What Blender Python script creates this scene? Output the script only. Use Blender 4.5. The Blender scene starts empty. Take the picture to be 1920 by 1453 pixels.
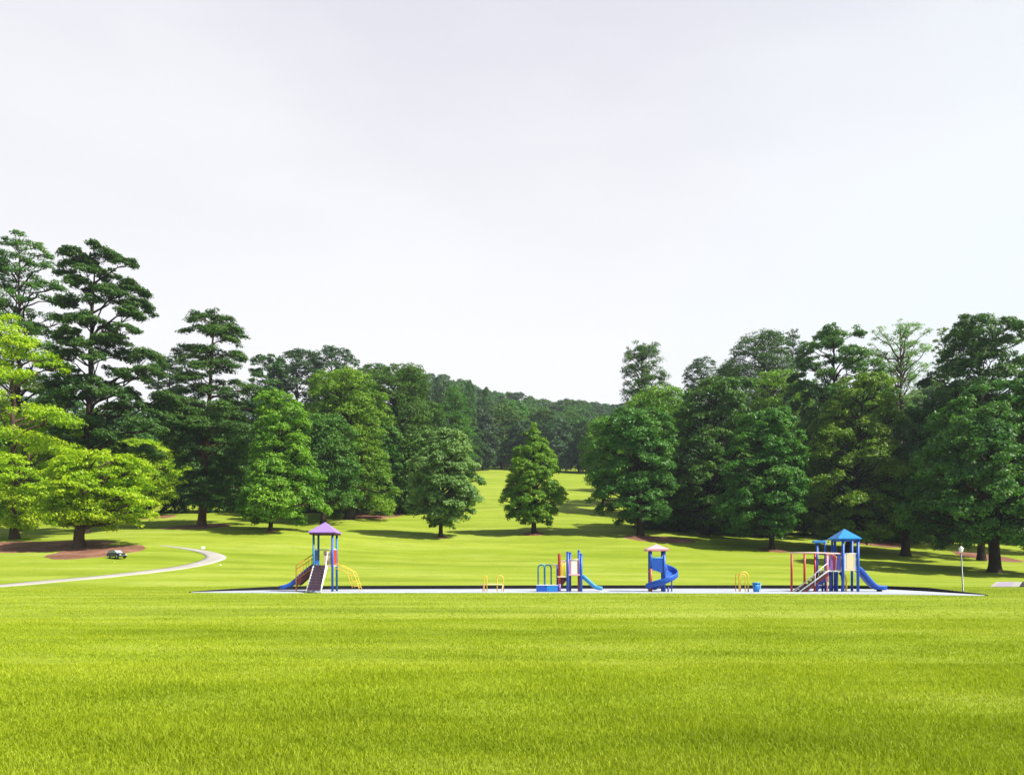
import bpy, bmesh, math, random
import numpy as np
from mathutils import Vector, Matrix
R = math.radians
random.seed(7); rng = np.random.default_rng(11)
S = bpy.context.scene
COL = S.collection
F = 1500.0; HY = 1060.0; CX = 960.0; EYE = 1.6      # camera in photograph pixels

# ---------------------------------------------------------------- materials
def new_mat(name):
    m = bpy.data.materials.new(name); m.use_nodes = True
    nt = m.node_tree; nt.nodes.clear()
    return m, nt
def N(nt, t, **kw):
    n = nt.nodes.new(t)
    for k, v in kw.items():
        if k.startswith('_'): setattr(n, k[1:], v)
        else: n.inputs[k].default_value = v
    return n
def ramp(nt, stops, interp='LINEAR'):
    n = nt.nodes.new('ShaderNodeValToRGB'); cr = n.color_ramp; cr.interpolation = interp
    while len(cr.elements) < len(stops): cr.elements.new(0.5)
    for e, (p, c) in zip(cr.elements, stops):
        e.position = p; e.color = (c[0], c[1], c[2], 1)
    return n
def mixc(nt, fac, a, b, blend='MIX'):
    n = nt.nodes.new('ShaderNodeMix'); n.data_type = 'RGBA'; n.blend_type = blend
    for sock, v in ((n.inputs[0], fac), (n.inputs[6], a), (n.inputs[7], b)):
        if hasattr(v, 'is_output'): nt.links.new(v, sock)
        elif isinstance(v, (int, float)): sock.default_value = v
        else: sock.default_value = (v[0], v[1], v[2], 1)
    return n.outputs[2]
def noise(nt, vec, scale, detail=3, rough=.55, vscale=None):
    if vscale:
        mp = nt.nodes.new('ShaderNodeMapping'); mp.inputs['Scale'].default_value = vscale
        nt.links.new(vec, mp.inputs['Vector']); vec = mp.outputs[0]
    n = N(nt, 'ShaderNodeTexNoise', Scale=scale, Detail=detail, Roughness=rough)
    nt.links.new(vec, n.inputs['Vector']); return n
def maprange(nt, val, a, b, c, d):
    n = N(nt, 'ShaderNodeMapRange'); n.inputs[1].default_value = a; n.inputs[2].default_value = b
    n.inputs[3].default_value = c; n.inputs[4].default_value = d
    nt.links.new(val, n.inputs[0]); return n.outputs[0]

def paint(name, col, rough=.42, wear=.12, metal=0.0):
    """painted steel / moulded plastic: slight fading, grime and micro bump"""
    m, nt = new_mat(name); L = nt.links
    tc = N(nt, 'ShaderNodeTexCoord')
    n1 = noise(nt, tc.outputs['Object'], 2.3, 5, .6)
    n2 = noise(nt, tc.outputs['Object'], 26, 4, .65)
    dark = tuple(c * .62 + .012 for c in col); fade = tuple(c * .88 + .022 for c in col)
    c1 = mixc(nt, maprange(nt, n1.outputs[0], .35, .7, 0, wear * 2.2), col, fade)
    c2 = mixc(nt, maprange(nt, n2.outputs[0], .52, .75, 0, wear * 2.5), c1, dark)
    b = N(nt, 'ShaderNodeBsdfPrincipled', Metallic=metal)
    L.new(c2, b.inputs['Base Color']); L.new(maprange(nt, n1.outputs[0], .3, .7, rough - .08, rough + .12), b.inputs['Roughness'])
    bp = N(nt, 'ShaderNodeBump', Strength=.08, Distance=.01); L.new(n2.outputs[0], bp.inputs['Height']); L.new(bp.outputs[0], b.inputs['Normal'])
    o = N(nt, 'ShaderNodeOutputMaterial'); L.new(b.outputs[0], o.inputs[0]); return m

def leaf_mat(name, lo, hi, tip, trans=.3, clump=.22, vary=1.0):
    m, nt = new_mat(name); L = nt.links
    g = N(nt, 'ShaderNodeNewGeometry'); tc = N(nt, 'ShaderNodeTexCoord')
    oi = N(nt, 'ShaderNodeObjectInfo')
    r = ramp(nt, [(0, lo), (.62, hi), (.9, hi), (1, tip)]); L.new(g.outputs['Random Per Island'], r.inputs[0])
    n1 = noise(nt, tc.outputs['Object'], clump, 3, .6)
    c = mixc(nt, maprange(nt, n1.outputs[0], .4, .66, 0, .55), r.outputs[0], tip)
    hs = N(nt, 'ShaderNodeHueSaturation', Saturation=1.0, Value=1.0, Fac=1.0)
    L.new(maprange(nt, oi.outputs['Random'], 0, 1, .5 - .012 * vary, .5 + .012 * vary), hs.inputs['Hue'])
    L.new(maprange(nt, oi.outputs['Random'], 0, 1, 1 - .16 * vary, 1 + .16 * vary), hs.inputs['Value']); L.new(c, hs.inputs['Color'])
    b = N(nt, 'ShaderNodeBsdfPrincipled', Roughness=.5); b.inputs['Specular IOR Level'].default_value = .3
    L.new(hs.outputs[0], b.inputs['Base Color'])
    t = N(nt, 'ShaderNodeBsdfTranslucent')
    tcol = mixc(nt, 1.0, hs.outputs[0], (1.05, 1.28, .4), 'MULTIPLY'); L.new(tcol, t.inputs[0])
    mx = N(nt, 'ShaderNodeMixShader'); mx.inputs[0].default_value = trans
    L.new(b.outputs[0], mx.inputs[1]); L.new(t.outputs[0], mx.inputs[2])
    o = N(nt, 'ShaderNodeOutputMaterial'); L.new(mx.outputs[0], o.inputs[0]); return m

def bark_mat(name, a, b_):
    m, nt = new_mat(name); L = nt.links
    tc = N(nt, 'ShaderNodeTexCoord')
    n1 = noise(nt, tc.outputs['Object'], 3.0, 6, .7, (2.4, 2.4, .35)); n2 = noise(nt, tc.outputs['Object'], .5, 2)
    c = mixc(nt, maprange(nt, n1.outputs[0], .35, .65, 0, 1), a, b_)
    c = mixc(nt, maprange(nt, n2.outputs[0], .4, .7, 0, .4), c, (b_[0] * 1.3, b_[1] * 1.25, b_[2] * 1.1))
    b = N(nt, 'ShaderNodeBsdfPrincipled', Roughness=.9); b.inputs['Specular IOR Level'].default_value = .15
    L.new(c, b.inputs['Base Color'])
    bp = N(nt, 'ShaderNodeBump', Strength=.9, Distance=.08); L.new(n1.outputs[0], bp.inputs['Height']); L.new(bp.outputs[0], b.inputs['Normal'])
    o = N(nt, 'ShaderNodeOutputMaterial'); L.new(b.outputs[0], o.inputs[0]); return m

def lawn_color(nt, vec):
    """mown-lawn colour from ground position: long pale sweeps, darker bands, blotches"""
    a = noise(nt, vec, 1.0, 4, .55, (.018, .085, .0))
    b = noise(nt, vec, 1.0, 4, .6, (.05, .30, .0))
    c = noise(nt, vec, 1.0, 3, .6, (.35, .8, .0))
    d = noise(nt, vec, 1.0, 3, .7, (6, 9, .0))
    col = mixc(nt, maprange(nt, a.outputs[0], .34, .62, 0, 1), LAWN_A, LAWN_B)
    col = mixc(nt, maprange(nt, b.outputs[0], .50, .68, 0, .55), col, LAWN_PALE)
    col = mixc(nt, maprange(nt, b.outputs[0], .50, .34, 0, .5), col, LAWN_DEEP)
    col = mixc(nt, maprange(nt, c.outputs[0], .50, .72, 0, .35), col, LAWN_DEEP)
    col = mixc(nt, maprange(nt, d.outputs[0], .5, .75, 0, .35), col, LAWN_PALE)
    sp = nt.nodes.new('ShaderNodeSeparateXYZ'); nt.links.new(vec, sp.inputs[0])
    e = noise(nt, vec, 1.0, 3, .6, (.12, .5, .0))        # deeper green in the near strip, with a wavering edge
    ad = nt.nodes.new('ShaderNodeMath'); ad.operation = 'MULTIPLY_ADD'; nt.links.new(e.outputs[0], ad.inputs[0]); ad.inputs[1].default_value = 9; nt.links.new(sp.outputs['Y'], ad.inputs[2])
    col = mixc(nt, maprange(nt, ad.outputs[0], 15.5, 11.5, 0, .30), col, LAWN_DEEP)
    return col
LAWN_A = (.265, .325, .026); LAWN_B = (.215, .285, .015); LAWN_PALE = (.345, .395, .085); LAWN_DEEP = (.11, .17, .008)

def mat_lawn():
    m, nt = new_mat('lawn'); L = nt.links
    g = N(nt, 'ShaderNodeNewGeometry')
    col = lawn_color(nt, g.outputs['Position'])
    fine = noise(nt, g.outputs['Position'], 3.5, 6, .75)
    col = mixc(nt, maprange(nt, fine.outputs[0], .48, .72, 0, .4), col, LAWN_DEEP)
    b = N(nt, 'ShaderNodeBsdfPrincipled', Roughness=.85); b.inputs['Specular IOR Level'].default_value = .1
    L.new(col, b.inputs['Base Color'])
    bn = noise(nt, g.outputs['Position'], 1.4, 8, .8)
    bp = N(nt, 'ShaderNodeBump', Strength=.5, Distance=.12); L.new(bn.outputs[0], bp.inputs['Height']); L.new(bp.outputs[0], b.inputs['Normal'])
    o = N(nt, 'ShaderNodeOutputMaterial'); L.new(b.outputs[0], o.inputs[0]); return m
def mat_blades():
    m, nt = new_mat('grass_blades'); L = nt.links
    g = N(nt, 'ShaderNodeNewGeometry')
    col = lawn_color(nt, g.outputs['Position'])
    r = ramp(nt, [(0, (1.1, 1.14, .5)), (.5, (1.58, 1.52, .65)), (.9, (1.76, 1.68, .8)), (1, (2.1, 1.95, 1.6))]); L.new(g.outputs['Random Per Island'], r.inputs[0])
    col = mixc(nt, 1.0, col, r.outputs[0], 'MULTIPLY')
    b = N(nt, 'ShaderNodeBsdfPrincipled', Roughness=.55); b.inputs['Specular IOR Level'].default_value = .2
    L.new(col, b.inputs['Base Color'])
    t = N(nt, 'ShaderNodeBsdfTranslucent'); L.new(col, t.inputs[0])
    mx = N(nt, 'ShaderNodeMixShader'); mx.inputs[0].default_value = .42
    L.new(b.outputs[0], mx.inputs[1]); L.new(t.outputs[0], mx.inputs[2])
    o = N(nt, 'ShaderNodeOutputMaterial'); L.new(mx.outputs[0], o.inputs[0]); return m
def mat_ground(name, a, b_, c_, sc=3.0, bump=.5, dist=.05, rough=.9):
    m, nt = new_mat(name); L = nt.links
    g = N(nt, 'ShaderNodeNewGeometry')
    n1 = noise(nt, g.outputs['Position'], sc, 6, .75); n2 = noise(nt, g.outputs['Position'], .35, 3)
    n3 = noise(nt, g.outputs['Position'], sc * 6, 3, .8)
    c = mixc(nt, maprange(nt, n1.outputs[0], .35, .65, 0, 1), a, b_)
    c = mixc(nt, maprange(nt, n2.outputs[0], .42, .68, 0, .7), c, c_)
    c = mixc(nt, maprange(nt, n3.outputs[0], .55, .7, 0, .4), c, a)
    b = N(nt, 'ShaderNodeBsdfPrincipled', Roughness=rough); b.inputs['Specular IOR Level'].default_value = .2
    L.new(c, b.inputs['Base Color'])
    bp = N(nt, 'ShaderNodeBump', Strength=bump, Distance=dist); L.new(n3.outputs[0], bp.inputs['Height']); L.new(bp.outputs[0], b.inputs['Normal'])
    o = N(nt, 'ShaderNodeOutputMaterial'); L.new(b.outputs[0], o.inputs[0]); return m

M = dict(
    yellow=leaf_mat('leaf_yellow', (.16, .30, .008), (.34, .50, .012), (.56, .62, .016), .45, vary=.15),
    light=leaf_mat('leaf_light', (.06, .14, .012), (.15, .285, .022), (.28, .42, .028), .36),
    mid=leaf_mat('leaf_mid', (.026, .09, .012), (.068, .175, .022), (.145, .27, .03), .32),
    deep=leaf_mat('leaf_deep', (.022, .08, .014), (.066, .17, .028), (.16, .29, .038), .3),
    dark=leaf_mat('leaf_dark', (.018, .064, .010), (.052, .14, .020), (.11, .23, .028), .3),
    blue=leaf_mat('leaf_blue', (.024, .065, .028), (.055, .125, .05), (.10, .18, .06), .25),
    silver=leaf_mat('leaf_silver', (.085, .20, .05), (.20, .37, .11), (.34, .50, .18), .38),
    bark=bark_mat('bark', (.045, .028, .02), (.12, .082, .06)),
    bark_pine=bark_mat('bark_pine', (.05, .026, .018), (.155, .09, .06)),
    bark_dark=bark_mat('bark_dark', (.018, .012, .009), (.045, .032, .024)),
    lawn=mat_lawn(), blades=mat_blades(),
    mulch=mat_ground('mulch', (.11, .045, .028), (.27, .125, .08), (.36, .19, .125), 4, 1.0, .06),
    concrete=mat_ground('concrete', (.33, .31, .28), (.40, .38, .34), (.28, .26, .23), 1.4, .25, .01),
    safety=mat_ground('safety_surface', (.36, .385, .44), (.42, .44, .49), (.30, .325, .37), 2.0, .4, .02),
    asphalt=mat_ground('asphalt', (.30, .26, .33), (.36, .31, .38), (.26, .23, .29), 3.0, .3, .01),
    blue_p=paint('blue_plastic', (.006, .085, .46)), sky_p=paint('sky_blue_plastic', (.012, .21, .60)),
    lightblue_p=paint('light_blue_plastic', (.05, .32, .62)), navy_p=paint('navy_plastic', (.012, .05, .36)),
    teal_p=paint('teal_metal', (.012, .16, .30)), red_p=paint('red_metal', (.42, .022, .025)),
    pink_p=paint('pink_metal', (.68, .20, .24)), rail_p=paint('pale_pink_metal', (.78, .52, .52)),
    purple_p=paint('purple_plastic', (.22, .10, .38)), lilac_p=paint('lilac_plastic', (.30, .18, .56)),
    cream_p=paint('cream_plastic', (.78, .64, .40)), white_p=paint('white_metal', (.78, .79, .80)),
    orange_p=paint('orange_metal', (.62, .20, .03)), yellow_p=paint('yellow_metal', (.80, .52, .05)),
    maroon_p=paint('maroon_plastic', (.11, .02, .03)), step_p=paint('purple_rubber', (.075, .035, .07), .7),
    rose_p=paint('rose_plastic', (.68, .38, .43)), rust_p=paint('rust_metal', (.36, .08, .03)),
    black_p=paint('black_rubber', (.004, .004, .005), .9, 0), grey_p=paint('grey_steel', (.13, .135, .14), .4, .12, .4),
    carblack=paint('black_car_paint', (.012, .012, .015), .18, .05), glass=paint('car_glass', (.36, .41, .45), .12, .05),
    tyre=paint('tyre_rubber', (.02, .02, .02), .8), rim=paint('wheel_rim', (.6, .6, .6), .3, .1, .6),
    lamp_w=paint('lamp_white', (.85, .84, .82), .3, .04),
)

# ---------------------------------------------------------------- object helpers
def tag(o, label=None, cat=None, group=None, kind=None):
    if label: o['label'] = label
    if cat: o['category'] = cat
    if group: o['group'] = group
    if kind: o['kind'] = kind
    return o
def empty(name, loc, label, cat, group=None, rz=0.0):
    o = bpy.data.objects.new(name, None); COL.objects.link(o); o.location = loc; o.rotation_euler = (0, 0, rz)
    o.empty_display_size = .3
    return tag(o, label, cat, group)
def np_mesh(name, verts, faces_n, loops, mat, parent=None, smooth=False):
    me = bpy.data.meshes.new(name)
    me.vertices.add(len(verts)); me.vertices.foreach_set('co', np.asarray(verts, np.float32).ravel())
    me.loops.add(len(loops)); me.loops.foreach_set('vertex_index', np.asarray(loops, np.int32))
    st = np.concatenate([[0], np.cumsum(faces_n)[:-1]]).astype(np.int32)
    me.polygons.add(len(faces_n)); me.polygons.foreach_set('loop_start', st)
    try: me.polygons.foreach_set('loop_total', np.asarray(faces_n, np.int32))
    except Exception: pass
    me.update(calc_edges=True); me.materials.append(mat)
    if smooth: me.shade_smooth()
    o = bpy.data.objects.new(name, me); COL.objects.link(o)
    if parent: o.parent = parent
    return o

class MB:
    """collects primitives; build() links them as one mesh object"""
    def __init__(s): s.bm = bmesh.new()
    def box(s, x0, x1, y0, y1, z0, z1, bev=0.0, rz=0.0, M_=None):
        c = Vector(((x0 + x1) / 2, (y0 + y1) / 2, (z0 + z1) / 2))
        r = bmesh.ops.create_cube(s.bm, size=1)
        bmesh.ops.scale(s.bm, vec=(abs(x1 - x0), abs(y1 - y0), abs(z1 - z0)), verts=r['verts'])
        if rz: bmesh.ops.rotate(s.bm, cent=(0, 0, 0), matrix=Matrix.Rotation(rz, 3, 'Z'), verts=r['verts'])
        bmesh.ops.translate(s.bm, vec=c, verts=r['verts'])
        if M_ is not None: bmesh.ops.transform(s.bm, matrix=M_, verts=r['verts'])
        if bev:
            es = list({e for v in r['verts'] for e in v.link_edges})
            bmesh.ops.bevel(s.bm, geom=es, offset=bev, segments=2, affect='EDGES', profile=.6)
        return s
    def tube(s, pts, rad, n=8, cap=True):
        pts = [Vector(p) for p in pts]
        rads = rad if isinstance(rad, (list, tuple)) else [rad] * len(pts)
        rings = []; up = None
        for i, p in enumerate(pts):
            d = (pts[min(i + 1, len(pts) - 1)] - pts[max(i - 1, 0)]).normalized()
            if up is None:
                up = Vector((0, 0, 1)) if abs(d.z) < .9 else Vector((1, 0, 0))
            a = d.cross(up).normalized(); b = a.cross(d).normalized(); up = b
            rings.append([s.bm.verts.new(p + (a * math.cos(2 * math.pi * k / n) + b * math.sin(2 * math.pi * k / n)) * rads[i]) for k in range(n)])
        for q, w in zip(rings, rings[1:]):
            for k in range(n):
                f = s.bm.faces.new((q[k], q[(k + 1) % n], w[(k + 1) % n], w[k])); f.smooth = True
        if cap:
            s.bm.faces.new(rings[0]); s.bm.faces.new(rings[-1][::-1])
        return s
    def sweep(s, frames):
        """frames: list of rings (same count) of points -> closed-section solid"""
        rings = [[s.bm.verts.new(p) for p in fr] for fr in frames]
        n = len(rings[0])
        for q, w in zip(rings, rings[1:]):
            for k in range(n):
                f = s.bm.faces.new((q[k], q[(k + 1) % n], w[(k + 1) % n], w[k])); f.smooth = True
        s.bm.faces.new(rings[0]); s.bm.faces.new(rings[-1][::-1]); return s
    def prism(s, prof, y0, y1, bev=0):
        """profile in x,z extruded along y"""
        a = [s.bm.verts.new((x, y0, z)) for x, z in prof]; b = [s.bm.verts.new((x, y1, z)) for x, z in prof]
        fs = [s.bm.faces.new(a), s.bm.faces.new(b[::-1])]
        n = len(prof)
        for k in range(n): fs.append(s.bm.faces.new((a[k], b[k], b[(k + 1) % n], a[(k + 1) % n])))
        if bev:
            es = list({e for f in fs for e in f.edges})
            bmesh.ops.bevel(s.bm, geom=es, offset=bev, segments=2, affect='EDGES')
        return s
    def pyramid(s, x0, x1, y0, y1, z0, z1, lip=.06):
        r0 = [s.bm.verts.new(p) for p in ((x0, y0, z0), (x1, y0, z0), (x1, y1, z0), (x0, y1, z0))]
        r1 = [s.bm.verts.new((v.co.x, v.co.y, z0 + lip)) for v in r0]
        ap = s.bm.verts.new(((x0 + x1) / 2, (y0 + y1) / 2, z1))
        s.bm.faces.new(r0[::-1])
        for k in range(4):
            s.bm.faces.new((r0[k], r0[(k + 1) % 4], r1[(k + 1) % 4], r1[k])); s.bm.faces.new((r1[k], r1[(k + 1) % 4], ap))
        return s
    def build(s, name, mat, parent=None, label=None):
        bmesh.ops.recalc_face_normals(s.bm, faces=s.bm.faces)
        me = bpy.data.meshes.new(name); s.bm.to_mesh(me); s.bm.free(); me.materials.append(mat)
        o = bpy.data.objects.new(name, me); COL.objects.link(o)
        if parent: o.parent = parent
        if label: o['label'] = label
        return o

# ---------------------------------------------------------------- terrain
DEP = np.array([40, 50, 58, 66, 75, 85, 100, 120, 150, 200, 260, 350, 500, 800.])
_flat = lambda d: HY + F * EYE / d
PXC = np.array([-500, 0, 200, 400, 600, 800, 1000, 1200, 1400, 1600, 1800, 2000, 2500.])
_T = {
 -500: [1086, 1056, 1032, 1008, 985, 962, 930, 895, 850, 800, 790],
 0:    [1085, 1052, 1027, 1004, 984, 962, 930, 890, 850, 800, 790],
 200:  [1083, 1052, 1029, 1005, 981, 957, 925, 890, 850, 800, 790],
 400:  [1084, 1062, 1036, 1000, 975, 952, 920, 890, 850, 800, 790],
 600:  [1085, 1065, 1041, 1004, 975, 950, 918, 888, 850, 790, 780],
 800:  [1086, 1067, 1046, 1016, 984, 950, 908, 884, 850, 790, 780],
 1000: [1087, 1069, 1049, 1018, 985, 946, 906, 887, 870, 800, 790],
 1200: [1088, 1072, 1053, 1019, 988, 950, 912, 890, 868, 800, 790],
 1400: [1089, 1075, 1058, 1028, 1000, 968, 932, 900, 870, 810, 800],
 1600: [1091, 1079, 1062, 1036, 1010, 980, 942, 905, 870, 810, 800],
 1800: [1094, 1082, 1067, 1045, 1020, 990, 950, 910, 870, 810, 800],
 2000: [1095, 1085, 1073, 1053, 1030, 1000, 955, 912, 870, 810, 800],
 2500: [1095, 1086, 1075, 1058, 1036, 1005, 960, 915, 870, 810, 800]}
TAB = np.array([[_flat(40), _flat(50), _flat(58)] + _T[int(p)] for p in PXC])
GP = np.linspace(-500, 2500, 121); GD = np.geomspace(40, 800, 140)
G1 = np.array([np.interp(np.log(GD), np.log(DEP), row) for row in TAB])
G2 = np.array([np.interp(GP, PXC, G1[:, j]) for j in range(len(GD))]).T
def _blur(a, ax, n):
    k = np.array([1, 2, 1]) / 4.0
    for _ in range(n):
        p = np.concatenate([a.take([0], ax), a, a.take([-1], ax)], ax)
        sl = lambda i: np.take(p, np.arange(i, i + a.shape[ax]), ax)
        a = k[0] * sl(0) + k[1] * sl(1) + k[2] * sl(2)
    return a
G2 = _blur(_blur(G2, 0, 10), 1, 5)
def ground_z(X, Y):
    X = np.asarray(X, float); Y = np.asarray(Y, float)
    Yc = np.clip(Y, 41, 799); px = np.clip(CX + F * X / Yc, -499, 2499)
    u = (px + 500) / 3000 * 120; v = (np.log(Yc) - np.log(40)) / (np.log(800) - np.log(40)) * 139
    i = np.clip(u.astype(int), 0, 119); j = np.clip(v.astype(int), 0, 138); fu = u - i; fv = v - j
    y = G2[i, j] * (1 - fu) * (1 - fv) + G2[i + 1, j] * fu * (1 - fv) + G2[i, j + 1] * (1 - fu) * fv + G2[i + 1, j + 1] * fu * fv
    z = EYE + (HY - y) * Yc / F
    w = np.clip((Yc - 57) / 7, 0, 1); w = w * w * (3 - 2 * w)
    roll = .16 * np.sin(X * .11 + Y * .05 + 1) + .13 * np.sin(Y * .19 - X * .04) + .07 * np.sin(X * .31 + Y * .23)
    return (z + roll * np.clip((Yc - 62) / 25, 0, 1)) * w
_ds = np.arange(59, 420, .25)
def hit(px, py):
    """where a ground point of the photograph stands"""
    if py > _flat(57.5): d = F * EYE / (py - HY); return Vector(((px - CX) * d / F, d, 0))
    X = (px - CX) * _ds / F; z = ground_z(X, _ds); yp = HY - (z - EYE) * F / _ds
    k = int(np.argmax(yp <= py)); 
    if k > 0:
        t = (yp[k - 1] - py) / max(1e-6, yp[k - 1] - yp[k]); d = _ds[k - 1] + t * .25
    else: d = _ds[0]
    x = (px - CX) * d / F
    return Vector((x, d, float(ground_z(x, d))))

def axis(parts):
    out = []
    for a, b, st in parts: out.append(np.arange(a, b, st))
    return np.concatenate(out + [np.array([parts[-1][1]])])
xs = axis([(-6000, -1000, 500), (-1000, -300, 40), (-300, -110, 6), (-110, 110, 1.0), (110, 300, 6), (300, 1000, 40), (1000, 6000, 500)])
ys = axis([(-3000, -200, 400), (-200, 40, 12), (40, 56, 2), (56, 160, 1.0), (160, 300, 3), (300, 900, 12), (900, 6000, 500)])
XX, YY = np.meshgrid(xs, ys); ZZ = ground_z(XX, YY)
nx, ny = len(xs), len(ys)
idx = np.arange(nx * ny).reshape(ny, nx)
quads = np.stack([idx[:-1, :-1], idx[:-1, 1:], idx[1:, 1:], idx[1:, :-1]], -1).reshape(-1, 4)
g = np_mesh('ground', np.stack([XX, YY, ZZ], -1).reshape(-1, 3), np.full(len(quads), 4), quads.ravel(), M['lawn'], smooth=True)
tag(g, kind='structure')

def drape(name, pts_px=None, world=None, mat=None, lift=.03, skirt=True, step=.45, mound=0.0):
    """irregular ground patch given by its outline, filled with a fine grid laid on the terrain"""
    P = world if world is not None else [hit(*p) for p in pts_px]
    P = np.array([[p[0], p[1]] for p in P])
    x0, y0 = P.min(0) - step; x1, y1 = P.max(0) + step
    gx = np.arange(x0, x1, step); gy = np.arange(y0, y1, step)
    return P, gx, gy
def ribbon(name, A, B, mat, lift, nsub=6, cross=4, th=.06):
    """strip between two edges (world xy lists)"""
    def resample(E, n):
        E = np.array(E); out = []
        for i in range(len(E) - 1):
            for k in range(n): out.append(E[i] + (E[i + 1] - E[i]) * k / n)
        return np.array(out + [E[-1]])
    def smooth(E):
        for _ in range(2 * nsub):
            E2 = E.copy(); E2[1:-1] = (E[:-2] + 2 * E[1:-1] + E[2:]) / 4; E = E2
        return E
    a = smooth(resample(A, nsub)); b = smooth(resample(B, nsub))
    rows = [a + (b - a) * k / cross for k in range(cross + 1)]
    V = []; 
    for i, rr in enumerate(rows):
        V.append(np.column_stack([rr, ground_z(rr[:, 0], rr[:, 1]) + lift]))
    sa = V[0].copy(); sa[:, 2] -= th + lift; sb = V[-1].copy(); sb[:, 2] -= th + lift
    V = [sa] + V + [sb]; V = np.array(V); n = V.shape[1]
    ii = np.arange(V.shape[0] * n).reshape(V.shape[0], n)
    q = np.stack([ii[:-1, :-1], ii[:-1, 1:], ii[1:, 1:], ii[1:, :-1]], -1).reshape(-1, 4)
    return np_mesh(name, V.reshape(-1, 3), np.full(len(q), 4), q.ravel(), mat)

OUT = [(-120, 1107), (0, 1099.3), (100, 1092), (180, 1085), (250, 1078), (320, 1070.5), (370, 1063), (400, 1056), (420, 1050), (427, 1045), (418, 1040), (400, 1035), (380, 1031.5), (350, 1027.5), (330, 1025), (302, 1022.8)]
INN = [(-120, 1103), (0, 1095.2), (100, 1087.5), (180, 1080.3), (250, 1073), (310, 1066), (350, 1059), (375, 1052), (387, 1045.5), (385, 1041), (375, 1036.5), (362, 1033), (345, 1029.8), (330, 1027.2), (315, 1025.2), (301, 1023.4)]
p = ribbon('path', [hit(*q)[:2] for q in OUT], [hit(*q)[:2] for q in INN], M['concrete'], .045)
tag(p, kind='structure')

def mulch(cx, cy, rx, ry, seed=0, lift=.10):
    """round mulch bed: low mound with ragged rim, centre pixel and pixel radii"""
    c = hit(cx, cy); r1 = rx * c.y / F
    d0 = hit(cx, cy + ry).y; d1 = hit(cx, cy - ry).y; r2 = max(1.2, (d1 - d0) / 2); cy_ = (d0 + d1) / 2
    rs = random.Random(seed); ph = [rs.uniform(0, 6.28) for _ in range(5)]
    n, m = 56, 14; V = [[c.x, cy_, float(ground_z(c.x, cy_)) + lift]]
    for j in range(1, m + 1):
        t = j / m
        for k in range(n):
            a = 2 * math.pi * k / n
            w = 1 + .06 * math.sin(2 * a + ph[0]) + .05 * math.sin(3 * a + ph[1]) + .03 * math.sin(7 * a + ph[2]) + .02 * math.sin(13 * a + ph[3])
            x = c.x + r1 * w * t * math.cos(a); y = cy_ + r2 * w * t * math.sin(a)
            z = float(ground_z(x, y)) + lift * (1 - t ** 6) + (-.03 if j == m else 0)
            V.append([x, y, z])
    loops = []; fn = []
    for k in range(n): loops += [0, 1 + k, 1 + (k + 1) % n]; fn.append(3)
    for j in range(m - 1):
        for k in range(n):
            a = 1 + j * n; b = a + n; loops += [a + k, b + k, b + (k + 1) % n, a + (k + 1) % n]; fn.append(4)
    tag(np_mesh('mulch_bed', V, fn, loops, M['mulch'], smooth=True), kind='structure')
mulch(55, 1025, 140, 12, 1); mulch(180, 1035, 76, 13, 2); mulch(372, 987, 60, 5, 3); mulch(700, 966, 52, 8, 4)
mulch(827, 1007, 14, 2.2, 5); mulch(1001, 1001, 22, 3, 6); mulch(1235, 1011, 66, 6, 7); mulch(1640, 1018, 48, 7, 8)
mulch(1840, 1043, 40, 9, 9); mulch(290, 970, 40, 3, 10); mulch(507, 996, 10, 1.5, 11); mulch(1450, 1032, 26, 3, 12)

# ---------------------------------------------------------------- playground bed and its edging
def flat(px, py): d = F * EYE / (py - HY); return np.array([(px - CX) * d / F, d])
BACK = [flat(*q) for q in [(358, 1110.6), (420, 1108.4), (480, 1107), (540, 1105.9), (640, 1105), (800, 1104.6), (1000, 1104), (1200, 1103.8), (1400, 1103.8), (1560, 1104), (1650, 1105), (1700, 1107), (1750, 1110), (1800, 1113.2), (1846, 1116.2)]]
FRONT = [flat(*q) for q in [(358, 1110.8), (420, 1111.2), (480, 1111.6), (540, 1111.8), (640, 1111.8), (800, 1111.4), (1000, 1111.2), (1200, 1111.8), (1400, 1112.6), (1560, 1113.6), (1650, 1114.4), (1700, 1115), (1750, 1115.8), (1800, 1116.4), (1846, 1116.6)]]
bed = ribbon('playground_surface', FRONT, BACK, M['safety'], .03, 5, 4, .05); tag(bed, kind='structure')
def edging(pts, h, w):
    n = 6; E = np.array(pts); out = []
    for i in range(len(E) - 1):
        for k in range(n): out.append(E[i] + (E[i + 1] - E[i]) * k / n)
    E = np.array(out + [E[-1]])
    for _ in range(10): E2 = E.copy(); E2[1:-1] = (E[:-2] + 2 * E[1:-1] + E[2:]) / 4; E = E2
    T = np.gradient(E, axis=0); T /= np.linalg.norm(T, axis=1)[:, None]; Nn = np.column_stack([-T[:, 1], T[:, 0]])
    mb = MB(); fr = []
    for p_, n_ in zip(E, Nn):
        a = p_ + n_ * .02; b = p_ + n_ * (.02 + w); e1 = min(np.linalg.norm(p_ - E[0]), np.linalg.norm(p_ - E[-1])); hh_ = .05 + (h - .05) * min(1, e1 / 6)
        fr.append([(a[0], a[1], -.02), (a[0], a[1], hh_), (b[0], b[1], hh_), (b[0], b[1], -.02)])
    mb.sweep(fr); o = mb.build('bed_edging', M['black_p']); 
    for p in o.data.polygons: p.use_smooth = False
    return o
tag(edging(BACK, .25, .16), 'long black rubber edging curving along the back of the grey playground surface', 'edging')

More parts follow.
